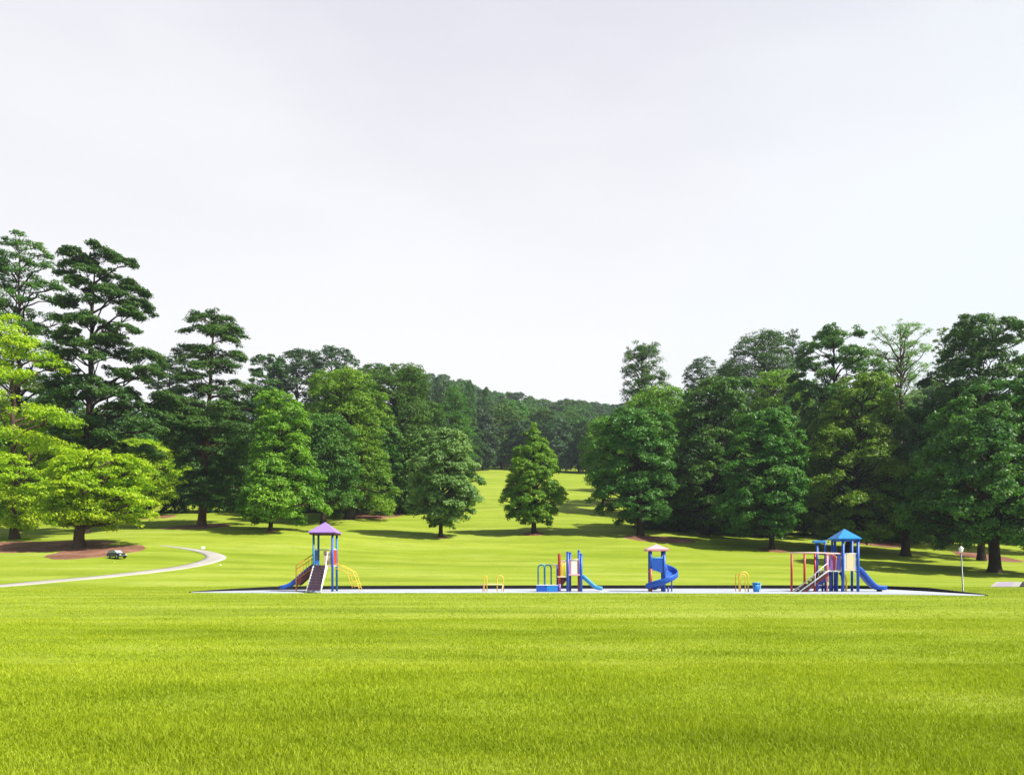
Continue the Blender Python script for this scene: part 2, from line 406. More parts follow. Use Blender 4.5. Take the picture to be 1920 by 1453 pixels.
# ---------------------------------------------------------------- grass blades
def in_bed(x, y):
    f = np.array(FRONT); b = np.array(BACK)
    yf = np.interp(x, f[:, 0], f[:, 1], left=1e9, right=1e9); yb = np.interp(x, b[:, 0], b[:, 1], left=-1e9, right=-1e9)
    return (y > yf - .03) & (y < yb + .25)
def blades(n, d0, d1, h0, h1, w, seed):
    r = np.random.default_rng(seed)
    u = r.random(n); d = np.sqrt(d0 ** 2 + u * (d1 ** 2 - d0 ** 2))
    x = (r.random(n) * 2 - 1) * (.70 * d + 1.2); y = d
    k = ~in_bed(x, y); x, y, d = x[k], y[k], d[k]; n = len(x)
    # tufts: pull towards clump centres
    z = ground_z(x, y)
    hn = .8 + .35 * np.sin(x * 1.7 + 2 * np.sin(y * .9)) * np.sin(y * 1.3 + x * .4)
    h = (h0 + (h1 - h0) * r.random(n) ** 1.5) * hn; a = r.random(n) * 6.283; lean = r.random(n) * .75 + .1
    dx, dy = np.cos(a) * lean * h, np.sin(a) * lean * h
    b = r.random(n) * 6.283; ww = w * (.7 + .6 * r.random(n)); bx, by = np.cos(b) * ww / 2, np.sin(b) * ww / 2
    P0 = np.column_stack([x - bx, y - by, z - .005]); P1 = np.column_stack([x + bx, y + by, z - .005])
    mx, my, mz = x + dx * .38, y + dy * .38, z + h * .6
    P2 = np.column_stack([mx + bx * .8, my + by * .8, mz]); P3 = np.column_stack([mx - bx * .8, my - by * .8, mz])
    P4 = np.column_stack([x + dx, y + dy, z + h * (1 - .22 * lean)])
    return np.stack([P0, P1, P2, P3, P4], 1)
B = np.concatenate([blades(200000, 4.8, 8.5, .04, .10, .0065, 1), blades(170000, 8.5, 13, .035, .08, .0085, 4), blades(230000, 13, 24, .025, .055, .013, 2), blades(200000, 24, 60, .02, .042, .03, 3)])
n = len(B); base = np.arange(n) * 5
lp = np.stack([base, base + 1, base + 2, base + 3, base + 3, base + 2, base + 4], 1)
fn = np.tile([4, 3], n)
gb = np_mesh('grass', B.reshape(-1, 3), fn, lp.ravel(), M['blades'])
tag(gb, 'short bright yellow-green grass of the open lawn in front', 'grass', kind='stuff')
del B

# ---------------------------------------------------------------- trees
def tubes_np(paths):
    """paths: list of (pts Nx3, radii N, sides) -> verts, fn, loops"""
    V = []; fn = []; lp = []; off = 0
    for P, r, ns in paths:
        P = np.asarray(P, float); r = np.asarray(r, float); T = np.gradient(P, axis=0)
        T /= np.linalg.norm(T, axis=1)[:, None] + 1e-9
        ref = np.where(np.abs(T[:, 2:3]) < .9, [[0, 0, 1.]], [[1., 0, 0]])
        A = np.cross(T, ref); A /= np.linalg.norm(A, axis=1)[:, None] + 1e-9; Bv = np.cross(A, T)
        if abs(T[:, 2]).min() > .5:
            A = np.cross(T, [[0, 1., 0]]); A /= np.linalg.norm(A, axis=1)[:, None] + 1e-9; Bv = np.cross(A, T)
        ang = np.arange(ns) * 2 * np.pi / ns
        ring = P[:, None, :] + r[:, None, None] * (np.cos(ang)[None, :, None] * A[:, None, :] + np.sin(ang)[None, :, None] * Bv[:, None, :])
        m = len(P); V.append(ring.reshape(-1, 3)); ii = off + np.arange(m * ns).reshape(m, ns); jj = np.roll(ii, -1, 1)
        q = np.stack([ii[:-1], jj[:-1], jj[1:], ii[1:]], -1).reshape(-1, 4)
        lp.append(q.ravel()); fn.append(np.full(len(q), 4)); off += m * ns
    return np.concatenate(V), np.concatenate(fn), np.concatenate(lp)

STY = dict(   # nb branches, rise, clump radius factor, flatness, along-branch clumps, leaf size, droop
    round=dict(lobe=.38, lz=.62, nsub=17, hang=.28, nb=84, rise=.45, cr=.20, flat=.6, along=3, leaf=.33, fill=1.0, tip=.9),
    cone=dict(lobe=.36, lz=.75, nsub=15, hang=.1, nb=84, rise=.9, cr=.17, flat=.75, along=3, leaf=.27, fill=1.0, tip=.9),
    pine=dict(nb=84, rise=.16, cr=.20, flat=.42, along=5, leaf=.29, fill=.95, tip=.95),
    tier=dict(lobe=.42, lz=.38, nsub=15, hang=.30, nb=88, rise=.0, cr=.20, flat=.42, along=4, leaf=.30, fill=1.1, tip=.9),
    airy=dict(nb=56, rise=1.0, cr=.17, flat=.6, along=5, leaf=.26, fill=.7, tip=.95),
    open=dict(lobe=.38, lz=.5, nsub=14, hang=.25, nb=66, rise=.55, cr=.19, flat=.5, along=4, leaf=.31, fill=.95, tip=.95),
)
def crown_geo(prof, H, axf, style, seed, nleaf, leafs=1.0, crs=1.0, gaps=0.0):
    """prof rows: (height, left radius, right radius) in metres; axf(h)->x of trunk. returns limb paths + leaf verts"""
    st = STY[style]; r = np.random.default_rng(seed)
    prof = sorted(prof); hs = np.array([p[0] for p in prof]); Lr = np.array([p[1] for p in prof]); Rr = np.array([p[2] for p in prof])
    hh = np.linspace(hs[0], hs[-1], 80); wr = (np.interp(hh, hs, Lr) + np.interp(hh, hs, Rr)) / 2
    dR = np.abs(np.gradient(wr, hh)); wts = wr * np.sqrt(1 + np.minimum(dR, 4) ** 2) + .08 * wr.max(); cdf = np.cumsum(wts); cdf /= cdf[-1]
    Rmax = max(wr.max(), .5); nb = st['nb']; C = []; paths = []
    trunk_r = lambda h: max(.05, (1 - h / H)) 
    for i in range(nb):
        q = (i + r.random()) / nb
        if gaps and q > .5 and math.sin(q * gaps * 6.283 + seed) > .35 and r.random() < .6: continue
        h = float(np.interp(q, cdf, hh)); az = i * 2.39996 + r.normal() * .35; ca, sa = math.cos(az), math.sin(az)
        L_, R_ = float(np.interp(h, hs, Lr)), float(np.interp(h, hs, Rr)); rx = max(.25, R_ if ca > 0 else L_); ry = max(.25, .88 * (L_ + R_) / 2)
        Rm = 1.07 / math.sqrt((ca / rx) ** 2 + (sa / ry) ** 2)
        cr0 = st['cr'] * crs * min(Rmax * .6 + Rm * .4, Rm * 1.1 + .25 * Rmax)
        Re = max(.1, Rm - cr0 * .45) * (1 - (r.random() ** 2.5) * .45)
        rise = st['rise'] * (1 + .3 * r.normal())
        hb = max(.18 * H, min(h - Re * rise, h - .2)) if rise > .2 else h - Re * .15
        hb = min(hb, H * .97); x0 = axf(hb)
        n = 7; t = np.linspace(0, 1, n)
        bx = x0 + (axf(h) - x0) * t + Re * ca * t; by = Re * sa * t
        sag = (.12 if rise < .3 else .05) * Re
        bz = hb + (h - hb) * (t ** (.75 if rise > .3 else 1.0)) + sag * np.sin(t * np.pi) 
        wob = r.normal(size=(n, 3)) * .035 * Re; wob[0] = 0
        P = np.column_stack([bx, by, bz]) + wob
        r0 = (.012 * Re + .03) * (1.4 if Re > 3 else 1)
        paths.append((P, r0 * (1 - .8 * t) + .008, 5))
        if st.get('lobe'):
            rb = st['lobe'] * crs * min(Rmax * .55 + Rm * .45, Rm * 1.0 + .3 * Rmax) * (.75 + .5 * r.random()); rb = min(rb, .85 * Rm + .5)
            cen = np.array([axf(h) + ca * max(0, Re + cr0 * .45 - rb * .72), sa * max(0, Re + cr0 * .45 - rb * .72), min(h, hs[-1] - rb * st['lz'] * .9)])
            m_ = st['nsub']
            dd = r.normal(size=(m_, 3)) + np.array([ca * .55, sa * .55, .55]); dd /= np.linalg.norm(dd, axis=1)[:, None]
            dd[:, 2] = np.where(dd[:, 2] < -.15, -dd[:, 2] * .6, dd[:, 2])
            for q_ in dd:
                k_ = rb * (.62 + .38 * r.random()); cc = cen + q_ * k_ * np.array([1, 1, st['lz']])
                outw = max(0, q_[0] * ca + q_[1] * sa); cc[2] -= st['hang'] * rb * outw ** 2
                C.append((cc[0], cc[1], cc[2], rb * (.30 + .16 * r.random()), ca, sa))
            m = np.linspace(0, 1, 4)[:, None]
            for q_ in dd[:4]: paths.append((P[4] + (cen + q_ * rb * .7 * np.array([1, 1, st['lz']]) - P[4]) * m, np.array([r0 * .5, r0 * .35, r0 * .2, .008]), 3))
            continue
        na = st['along'] if Re > 1.2 else max(1, st['along'] - 2)
        for k in range(na):
            tt = st['tip'] + .12 * r.normal() * .3 if k == 0 else .28 + .68 * r.random()
            tt = min(tt, 1.0); j = min(n - 2, int(tt * (n - 1))); f = tt * (n - 1) - j; c = P[j] * (1 - f) + P[j + 1] * f
            side = 0 if k == 0 else r.normal() * .30 * (.35 + tt) * min(Re, 2.6) * .9
            off = np.array([-sa * side, ca * side, r.normal() * .10 * cr0 + .1 * cr0])
            cc = c + off
            rc = cr0 * (.65 + .5 * r.random()) * (1 if k == 0 else .85)
            C.append((cc[0], cc[1], cc[2], rc, ca, sa))
            if k and abs(side) > .5:
                m = np.linspace(0, 1, 3)[:, None]; paths.append((c - (P[min(j + 1, n - 1)] - c) * 0 + (cc - c) * m, np.array([r0 * .4, r0 * .25, .008]), 3))
    # leader tip
    top = hs[-1]
    for k in range(5):
        C.append((axf(top) + r.normal() * .25 * Rmax * .2, r.normal() * .2 * Rmax * .3, top - Rmax * st['cr'] * (.5 + .5 * k * .6), Rmax * st['cr'] * (.5 + .12 * k) * crs, 1, 0))
    C = np.array(C); w = C[:, 3] ** 2; w /= w.sum()
    cnt = r.multinomial(int(nleaf * 1.3 * st['fill']), w); ci = np.repeat(np.arange(len(C)), cnt); n = len(ci); c = C[ci]
    d = r.normal(size=(n, 3)); d /= np.linalg.norm(d, axis=1)[:, None]
    flip = (d[:, 2] < 0) & (r.random(n) < .62); d[flip, 2] *= -1
    rad = c[:, 3] * r.random(n) ** .42
    # lumpy clumps
    lump = 1 + .22 * np.sin(d[:, 0] * 5 + ci) * np.sin(d[:, 1] * 4 + ci * 1.7)
    out = np.column_stack([c[:, 4], c[:, 5], np.zeros(n)])
    pos = c[:, :3] + d * (rad * lump)[:, None] * np.array([1, 1, st['flat']])
    pos[:, 2] -= .18 * (np.maximum(0, (d * out).sum(1)) * rad)      # outer ends hang
    nor = d * np.array([.75, .75, .75 / st['flat']]) + r.normal(size=(n, 3)) * .55 + np.array([0, 0, .35]) + out * .2
    nor /= np.linalg.norm(nor, axis=1)[:, None]
    tv = d * np.array([1, 1, .2]) + out * .5 + r.normal(size=(n, 3)) * .6 + np.array([0, 0, -.35])
    tv -= nor * (tv * nor).sum(1)[:, None]; tv /= np.linalg.norm(tv, axis=1)[:, None] + 1e-9
    bv = np.cross(nor, tv); Ls = st['leaf'] * leafs * (.65 + .7 * r.random(n)); Ws = Ls * (.42 + .2 * r.random(n))
    a = pos - tv * (Ls / 2)[:, None]; e = pos + tv * (Ls / 2)[:, None] - nor * (Ls * .12)[:, None]
    bq = pos + bv * (Ws / 2)[:, None] + nor * (Ls * .05)[:, None]; dq = pos - bv * (Ws / 2)[:, None] + nor * (Ls * .05)[:, None]
    V = np.stack([a, bq, e, dq], 1).reshape(-1, 3)
    return paths, V
def build_tree(name, label, loc, H, prof, trunk_d, axf, style, mat, bark, seed, nleaf, leafs=1.0, group=None, crs=1.0, gaps=0.0, cat='tree', trunk_to=.95):
    e = empty(name, loc, label, cat, group)
    paths, V = crown_geo(prof, H, axf, style, seed, nleaf, leafs, crs, gaps)
    r = np.random.default_rng(seed + 99)
    t = np.concatenate([[0, .012, .03, .06], np.linspace(.1, trunk_to, 14)]); hz = t * H
    rad = trunk_d / 2 * (np.clip(1 - t, 0.02, 1) ** .8 + .55 * np.exp(-t * 55))
    wob = r.normal(size=(len(t), 2)) * .06 * trunk_d; wob[:4] = 0
    P = np.column_stack([[axf(h) for h in hz] + wob[:, 0], wob[:, 1], hz - np.where(t == 0, .25, 0)])
    v, fn, lp = tubes_np([(P, rad, 12)] + paths)
    np_mesh('trunk', v, fn, lp, bark, e, smooth=True)
    n = len(V) // 4; np_mesh('crown', V, np.full(n, 4), np.arange(n * 4), mat, e)
    return e

# photograph trees: base px, base y, trunk width px, top x of trunk, outline rows (y, left x, right x)
def photo_tree(label, bx, by, tw, tx, rows, style, mat, bark='bark', nleaf=26000, depth=None, seed=1, leafs=1.0, crs=1.0, gaps=0.0, name='tree', group=None, trunk_to=.95):
    if depth is None: loc = hit(bx, by)
    else: x = (bx - CX) * depth / F; loc = Vector((x, depth, float(ground_z(x, depth))))
    s = loc.y / F; by0 = HY - (loc.z - EYE) / s
    top = min(r_[0] for r_ in rows); H = (by0 - top) * s
    axp = lambda y: bx + (tx - bx) * min(1.05, max(0, (by0 - y) / (by0 - top)))
    axf = lambda h: (axp(by0 - h / s) - bx) * s
    if style in ('round', 'open'):
        rows = [(y, axp(y) + (l - axp(y)) * k_, axp(y) + (rr - axp(y)) * k_) for (y, l, rr), k_ in zip(rows, [1.5, 1.2, 1.1] + [1.0] * 20)]
    prof = [((by0 - y) * s, max(.2, (axp(y) - l) * s), max(.2, (rr - axp(y)) * s)) for y, l, rr in rows]
    return build_tree(name, label, loc, H, prof, tw * s, axf, style, M[mat], M[bark], seed, nleaf, leafs, group, crs, gaps, trunk_to=trunk_to)
PT = photo_tree
# left group
PT('tall yellow-green maple at the left edge of the lawn, trunk in the red mulch bed', 27, 1010, 15, 22,
   [(594, 25, 62), (615, 0, 85), (650, -30, 106), (700, -55, 108), (750, -75, 122), (800, -95, 158), (850, -110, 168), (900, -110, 158), (945, -95, 130), (968, -60, 118), (985, -30, 60)],
   'open', 'yellow', 'bark', 46000, seed=3, gaps=5, name='maple_tree', crs=.85)
PT('low spreading yellow-green maple with a thick leaning trunk standing in the red mulch bed', 148, 1028, 21, 168,
   [(850, 150, 205), (862, 128, 245), (885, 110, 268), (910, 95, 285), (935, 92, 288), (958, 100, 272), (975, 110, 262), (985, 135, 240)],
   'open', 'yellow', 'bark', 34000, seed=4, name='maple_tree', crs=.85)
PT('small yellow maple on thin twin trunks behind the low spreading maple', 283, 970, 5.5, 262,
   [(826, 235, 275), (842, 215, 305), (862, 212, 335), (880, 215, 352), (898, 225, 360), (915, 235, 345), (935, 255, 332), (950, 265, 315)],
   'open', 'yellow', 'bark_dark', 20000, seed=5, name='maple_tree', crs=1.1)
PT('tall dark pine with open layered boughs, tallest tree left of the purple-roofed tower', 158, 1000, 16, 178,
   [(460, 150, 200), (478, 126, 225), (510, 122, 256), (545, 116, 266), (575, 116, 272), (605, 112, 284), (640, 114, 282), (680, 100, 300), (730, 98, 315), (780, 100, 322), (820, 110, 312), (850, 125, 290)],
   'open', 'dark', 'bark_dark', 95000, depth=103, seed=15, name='pine_tree', crs=.72)
PT('slender open-crowned pine rising above the yellow maple at the left edge', 34, 1000, 12, 36,
   [(441, 10, 66), (465, 0, 82), (500, -25, 105), (540, -45, 112), (580, -50, 112), (620, -50, 122), (680, -60, 120), (740, -60, 118)],
   'open', 'mid', 'bark_dark', 30000, depth=112, seed=9, name='pine_tree', crs=.75)
PT('tiered dark green pine with a reddish trunk in its own mulch ring', 378, 987, 15, 403,
   [(573, 390, 418), (590, 364, 440), (612, 356, 448), (632, 330, 462), (648, 322, 470), (665, 345, 452), (690, 338, 468), (720, 330, 488), (770, 322, 500), (820, 318, 502), (860, 330, 498), (900, 345, 492), (930, 360, 486), (950, 380, 478)],
   'tier', 'dark', 'bark_pine', 68000, seed=8, gaps=7, name='pine_tree', crs=.9)
PT('light green young broadleaf tree on a thin trunk right of the tiered pine', 507, 995, 8, 522,
   [(733, 508, 538), (752, 492, 556), (790, 488, 568), (830, 484, 580), (870, 476, 592), (905, 462, 604), (935, 446, 610), (958, 448, 604), (975, 470, 590)],
   'round', 'light', 'bark_dark', 34000, seed=21, name='broadleaf_tree', crs=.82)
PT('dark rounded tree tucked behind the light green young tree', 606, 962, 10, 606,
   [(778, 585, 625), (800, 560, 648), (840, 548, 662), (880, 545, 672), (920, 548, 672), (945, 560, 665)],
   'round', 'mid', 'bark_dark', 22000, depth=118, seed=22, name='broadleaf_tree')
PT('massive bright green dome-shaped tree behind the purple-roofed tower', 655, 962, 16, 645,
   [(698, 622, 668), (715, 590, 692), (745, 570, 712), (790, 566, 724), (830, 576, 736), (875, 585, 745), (915, 590, 750), (945, 600, 742), (962, 610, 725)],
   'round', 'light', 'bark_dark', 46000, depth=126, seed=23, name='broadleaf_tree', crs=.85)
PT('large dark green dome-shaped tree right of the massive bright one', 752, 950, 14, 738,
   [(688, 700, 765), (705, 680, 790), (735, 672, 812), (775, 670, 828), (815, 680, 832), (860, 690, 826), (900, 700, 810), (935, 715, 795)],
   'round', 'mid', 'bark_dark', 44000, depth=142, seed=24, name='broadleaf_tree', crs=.85)
PT('pale green round lone tree on a thin trunk in the middle of the meadow', 826, 1007, 8, 834,
   [(805, 818, 850), (818, 796, 868), (840, 784, 882), (870, 774, 894), (900, 766, 900), (930, 764, 904), (952, 768, 898), (970, 790, 880), (986, 806, 850)],
   'round', 'silver', 'bark_dark', 38000, seed=31, name='broadleaf_tree', crs=.8)
PT('pointed lone tree with yellowish top standing in the meadow above a small mulch ring', 1001, 1000, 9.5, 1000,
   [(793, 994, 1006), (815, 982, 1014), (840, 970, 1030), (865, 961, 1044), (890, 958, 1046), (912, 950, 1060), (935, 948, 1054), (952, 940, 1050), (968, 955, 1046), (982, 972, 1030)],
   'cone', 'light', 'bark_dark', 36000, seed=32, name='broadleaf_tree', crs=.85)
PT('narrow conical green tree beside the dark dome at the meadow edge', 858, 940, 8, 852,
   [(722, 840, 860), (745, 828, 872), (780, 818, 884), (815, 812, 892), (850, 812, 892), (890, 818, 888), (915, 825, 880)],
   'cone', 'mid', 'bark_dark', 20000, depth=165, seed=33, name='conifer_tree')
# right group
PT('dark round-headed tree at the left end of the right-hand wood, mulch ring below', 1201, 1005, 13, 1190,
   [(768, 1170, 1222), (785, 1140, 1240), (815, 1118, 1254), (850, 1104, 1262), (890, 1102, 1262), (925, 1108, 1256), (955, 1120, 1250), (978, 1145, 1235)],
   'round', 'deep', 'bark_dark', 40000, seed=41, name='broadleaf_tree', crs=.8)
PT('tall broad dark tree second from the left in the right-hand wood', 1322, 1003, 13, 1345,
   [(712, 1330, 1385), (735, 1295, 1402), (770, 1275, 1412), (815, 1260, 1420), (870, 1248, 1420), (920, 1238, 1410), (960, 1235, 1400), (990, 1260, 1385)],
   'round', 'mid', 'bark_dark', 60000, seed=42, name='broadleaf_tree', crs=.78)
PT('dark drooping tree with a yellowish crest left of the blue-roofed tower', 1447, 1031, 10, 1440,
   [(768, 1425, 1465), (790, 1402, 1482), (825, 1380, 1496), (870, 1356, 1502), (915, 1346, 1500), (955, 1342, 1492), (985, 1360, 1480), (1002, 1385, 1465)],
   'round', 'mid', 'bark_dark', 46000, seed=43, name='broadleaf_tree', crs=.8)
PT('rounded green tree showing between the drooping tree and the tall peaked tree', 1450, 1010, 10, 1450,
   [(698, 1435, 1480), (720, 1415, 1500), (760, 1402, 1510), (820, 1400, 1510), (900, 1400, 1510)],
   'round', 'light', 'bark_dark', 20000, depth=132, seed=44, name='broadleaf_tree')
PT('tall peaked dark tree rising behind the blue-roofed tower', 1560, 1010, 14, 1565,
   [(612, 1548, 1590), (635, 1520, 1606), (670, 1498, 1630), (710, 1486, 1648), (760, 1482, 1664), (830, 1476, 1670), (900, 1476, 1660), (950, 1490, 1650)],
   'round', 'deep', 'bark_dark', 64000, depth=118, seed=45, name='broadleaf_tree', crs=.7)
PT('full bright-topped dark tree directly behind the blue-roofed tower', 1590, 1036, 13, 1622,
   [(702, 1600, 1645), (722, 1578, 1664), (760, 1556, 1682), (805, 1528, 1692), (855, 1500, 1696), (905, 1486, 1692), (950, 1488, 1684), (985, 1500, 1672), (1012, 1530, 1650)],
   'round', 'light', 'bark_dark', 56000, seed=46, name='broadleaf_tree', crs=.75)
PT('narrow dark tree with a thick trunk between the blue-roofed tower and the lamp post', 1697, 1042, 16, 1718,
   [(765, 1705, 1745), (800, 1690, 1765), (850, 1672, 1775), (900, 1660, 1780), (950, 1656, 1775), (985, 1665, 1765), (1005, 1680, 1745)],
   'round', 'deep', 'bark_dark', 30000, seed=47, name='broadleaf_tree')
PT('tall open-topped dark tree behind the lamp post with its trunk showing high up', 1840, 1050, 13, 1836,
   [(602, 1800, 1890), (625, 1780, 1912), (660, 1762, 1928), (700, 1748, 1940), (740, 1742, 1950), (790, 1735, 1955), (850, 1730, 1960), (920, 1730, 1960)],
   'round', 'dark', 'bark_dark', 60000, depth=98, seed=48, name='broadleaf_tree', crs=.72)
PT('huge layered dark tree with the thickest trunk at the right edge', 1865, 1073, 21, 1870,
   [(715, 1850, 1905), (750, 1805, 1945), (805, 1765, 1985), (860, 1728, 2020), (910, 1712, 2035), (955, 1712, 2035), (990, 1730, 2020), (1018, 1770, 1980)],
   'round', 'deep', 'bark_dark', 84000, seed=49, name='broadleaf_tree', crs=.62)
PT('dark tree cut off by the right edge of the frame', 1985, 1055, 16, 1975,
   [(610, 1960, 1990), (650, 1935, 2010), (720, 1915, 2030), (800, 1905, 2050), (900, 1900, 2060), (980, 1915, 2050)],
   'round', 'dark', 'bark_dark', 26000, depth=108, seed=50, name='broadleaf_tree')
PT('airy pale tree with bare-looking forked limbs against the sky, right of the peaked tree', 1690, 1000, 9, 1688,
   [(604, 1655, 1715), (625, 1632, 1738), (655, 1622, 1750), (690, 1628, 1748), (725, 1640, 1740), (760, 1655, 1725)],
   'airy', 'silver', 'bark', 16000, depth=140, seed=51, name='airy_tree')
PT('thin feathery tree top beside the tall open-topped dark tree', 1770, 1000, 6, 1772,
   [(612, 1762, 1785), (635, 1748, 1795), (670, 1744, 1800), (710, 1748, 1800), (750, 1750, 1795)],
   'airy', 'light', 'bark', 8000, depth=145, seed=52, name='airy_tree')
PT('feathery upright tree standing tall above the left end of the right-hand wood', 1207, 960, 7, 1203,
   [(643, 1185, 1240), (662, 1165, 1255), (690, 1162, 1258), (715, 1164, 1262), (740, 1168, 1266), (765, 1175, 1262)],
   'airy', 'deep', 'bark_dark', 20000, depth=140, seed=53, name='airy_tree', crs=1.2)
PT('yellowish green tree just behind the dark round-headed tree', 1238, 960, 8, 1236,
   [(728, 1215, 1262), (748, 1192, 1272), (780, 1180, 1278), (830, 1178, 1280)],
   'round', 'light', 'bark_dark', 14000, depth=135, seed=54, name='broadleaf_tree')
PT('pale green low tree at the meadow edge left of the dark round-headed tree', 1132, 940, 8, 1132,
   [(785, 1120, 1155), (810, 1102, 1165), (845, 1092, 1172), (880, 1092, 1172), (910, 1100, 1165)],
   'round', 'light', 'bark_dark', 14000, depth=150, seed=55, name='broadleaf_tree')
PT('blue-green small tree top peeking over the right-hand wood', 1315, 940, 6, 1315,
   [(672, 1305, 1328), (690, 1288, 1340), (712, 1284, 1344), (745, 1284, 1346), (800, 1284, 1346)],
   'open', 'blue', 'bark_dark', 12000, depth=175, seed=56, name='conifer_tree')
PT('wide dark pine behind the right-hand wood, left of the peaked tree', 1432, 960, 9, 1430,
   [(624, 1410, 1455), (645, 1390, 1470), (670, 1378, 1478), (700, 1350, 1480), (730, 1345, 1480)],
   'open', 'dark', 'bark_dark', 20000, depth=155, seed=57, name='pine_tree', crs=1.1)
PT('thin spindly pine poking up beside the peaked tree', 1487, 960, 5, 1487,
   [(616, 1476, 1500), (636, 1468, 1508), (665, 1470, 1512), (700, 1465, 1512)],
   'airy', 'blue', 'bark', 6000, depth=165, seed=58, name='pine_tree', crs=1.3)
PT('low dark pine top between the blue-green tree and the wide pine', 1362, 960, 6, 1362,
   [(682, 1352, 1374), (698, 1340, 1384), (720, 1336, 1390), (760, 1334, 1392)],
   'pine', 'dark', 'bark_dark', 9000, depth=160, seed=59, name='pine_tree', crs=1.2)
# dark skyline group behind the left trees
for k, (lab, x, top, hw, m_) in enumerate([
    ('dark tree at the left end of the skyline row behind the tiered pine', 318, 668, 34, 'blue'),
    ('dark bluish tree top on the skyline just right of the tiered pine', 505, 668, 34, 'dark'),
    ('highest bluish tree top on the skyline between the tiered pine and the bright dome', 556, 655, 44, 'blue'),
    ('bluish flat-topped tree on the skyline above the bright dome', 622, 654, 44, 'blue'),
    ('dark tree top on the skyline above the dark dome', 700, 684, 40, 'dark'),
    ('small dark tree top on the skyline at the right shoulder of the dark dome', 762, 693, 26, 'dark')]):
    PT(lab, x, 940, 9, x, [(top, x - hw * .45, x + hw * .4), (top + 14, x - hw * .8, x + hw * .8), (top + 40, x - hw, x + hw * 1.02), (top + 90, x - hw * 1.1, x + hw * 1.1), (top + 170, x - hw, x + hw)],
       'open', m_, 'bark_dark', 16000, depth=182 + 4 * k, seed=70 + k, leafs=1.5, name='forest_tree')

# prototypes copied through the woods
def proto(style, mat, w, seed, nleaf, leafs):
    H = 18.0; prof = [(H, w * .25, w * .3), (H * .95, w * .6, w * .55), (H * .84, w * .88, w * .92), (H * .6, w, w), (H * .4, w * 1.02, w * .97), (H * .2, w * .95, w * .9), (H * .05, w * .7, w * .7)]
    return build_tree('forest_tree', '', (0, -500, 0), H, prof, .5, lambda h: .02 * h, style, M[mat], M['bark_dark'], seed, nleaf, leafs, trunk_to=.9)
def copy_tree(e, name, loc, sx, sz, rz, label, group):
    c = e.copy(); c.name = name; COL.objects.link(c)
    for ch in e.children: d = ch.copy(); COL.objects.link(d); d.parent = c
    c.location = loc; c.scale = (sx, sx, sz); c.rotation_euler = (0, 0, rz); tag(c, label, 'tree', group)
    return c
protos = [proto('round', 'blue', 5.2, 101, 15000, 1.5), proto('round', 'dark', 5.0, 102, 15000, 1.5), proto('round', 'mid', 5.4, 103, 13000, 1.5),
          proto('open', 'blue', 4.6, 104, 11000, 1.5), proto('tier', 'dark', 4.4, 105, 12000, 1.4)]
used = set()
def put(px, depth, topy, hw, k, label, group, low=0):
    x = (px - CX) * depth / F; z = float(ground_z(x, depth)) - low; s = depth / F
    H = max(8, (EYE + (HY - topy) * s) - z); w = hw * s
    e = protos[k]; rz = random.uniform(0, 6.28)
    if k not in used:
        used.add(k); e.location = (x, depth, z); e.scale = (w / 5, w / 5, H / 18); e.rotation_euler = (0, 0, rz); tag(e, label, 'tree', group)
    else: copy_tree(e, 'forest_tree', (x, depth, z), w / 5, H / 18, rz, label, group)
rr = random.Random(5)
LF = 'tree of the dense wood covering the distant hill beyond the meadow'
# front row at the crest of the meadow
for px, d, t, hw, k in [(905, 268, 762, 30, 0), (940, 280, 758, 38, 2), (985, 275, 790, 28, 0), (1020, 285, 768, 34, 1), (1050, 272, 785, 26, 0), (1085, 276, 780, 30, 1), (1115, 268, 790, 28, 0), (1150, 272, 775, 30, 0), (880, 262, 790, 26, 1), (1195, 270, 770, 30, 1), (960, 300, 750, 30, 2)]:
    put(px, d, t, hw, k, 'tree in the front row of the distant wood along the top edge of the meadow', 'front row of the distant wood')
# skyline of the hill
SKY = [(780, 700), (820, 702), (850, 712), (880, 714), (912, 726), (950, 738), (1000, 741), (1030, 750), (1055, 748), (1080, 744), (1110, 752), (1150, 758), (1250, 760)]
for d in (310, 350, 400, 455):
    px = 775 + rr.random() * 20
    while px < 1260:
        t = np.interp(px, [a for a, b in SKY], [b for a, b in SKY]) + (455 - d) * .17 + rr.uniform(-3, 7)
        put(px, d, t, rr.uniform(17, 28), rr.choice([0, 0, 1, 2, 2]), LF, 'wood on the distant hill'); px += rr.uniform(15, 26)
put(826, 250, 704, 24, 3, 'dark tall tree top at the left end of the distant skyline', None); put(880, 262, 712, 14, 4, 'isolated pine top standing above the distant wood', None); put(913, 290, 725, 12, 4, 'smaller isolated pine top right of the other one above the distant wood', None)
# woods behind the left and right groups
LL = 'dark tree of the wood closing the view behind the left-hand trees'; LR = 'dark tree of the wood closing the view behind the right-hand trees'
for d, t0 in ((138, 790), (165, 740)):
    px = -120
    while px < 800:
        put(px, d + rr.uniform(-5, 5), t0 + rr.uniform(-15, 30) - (0 if px > 150 else 20), rr.uniform(38, 52), rr.choice([1, 1, 2, 0]), LL, 'wood behind the left-hand trees', low=.8); px += rr.uniform(52, 72)
for d, t0 in ((120, 880), (134, 850), (160, 770), (185, 745)):  # nearest row added to darken the gaps beneath the front crowns
    px = 1215
    while px < 2100:
        put(px, d + rr.uniform(-5, 5), t0 + rr.uniform(-12, 30) - (25 if px > 1380 else 0), rr.uniform(36, 50), rr.choice([1, 1, 2, 0]), LR, 'wood behind the right-hand trees', low=.8); px += rr.uniform(50, 70)

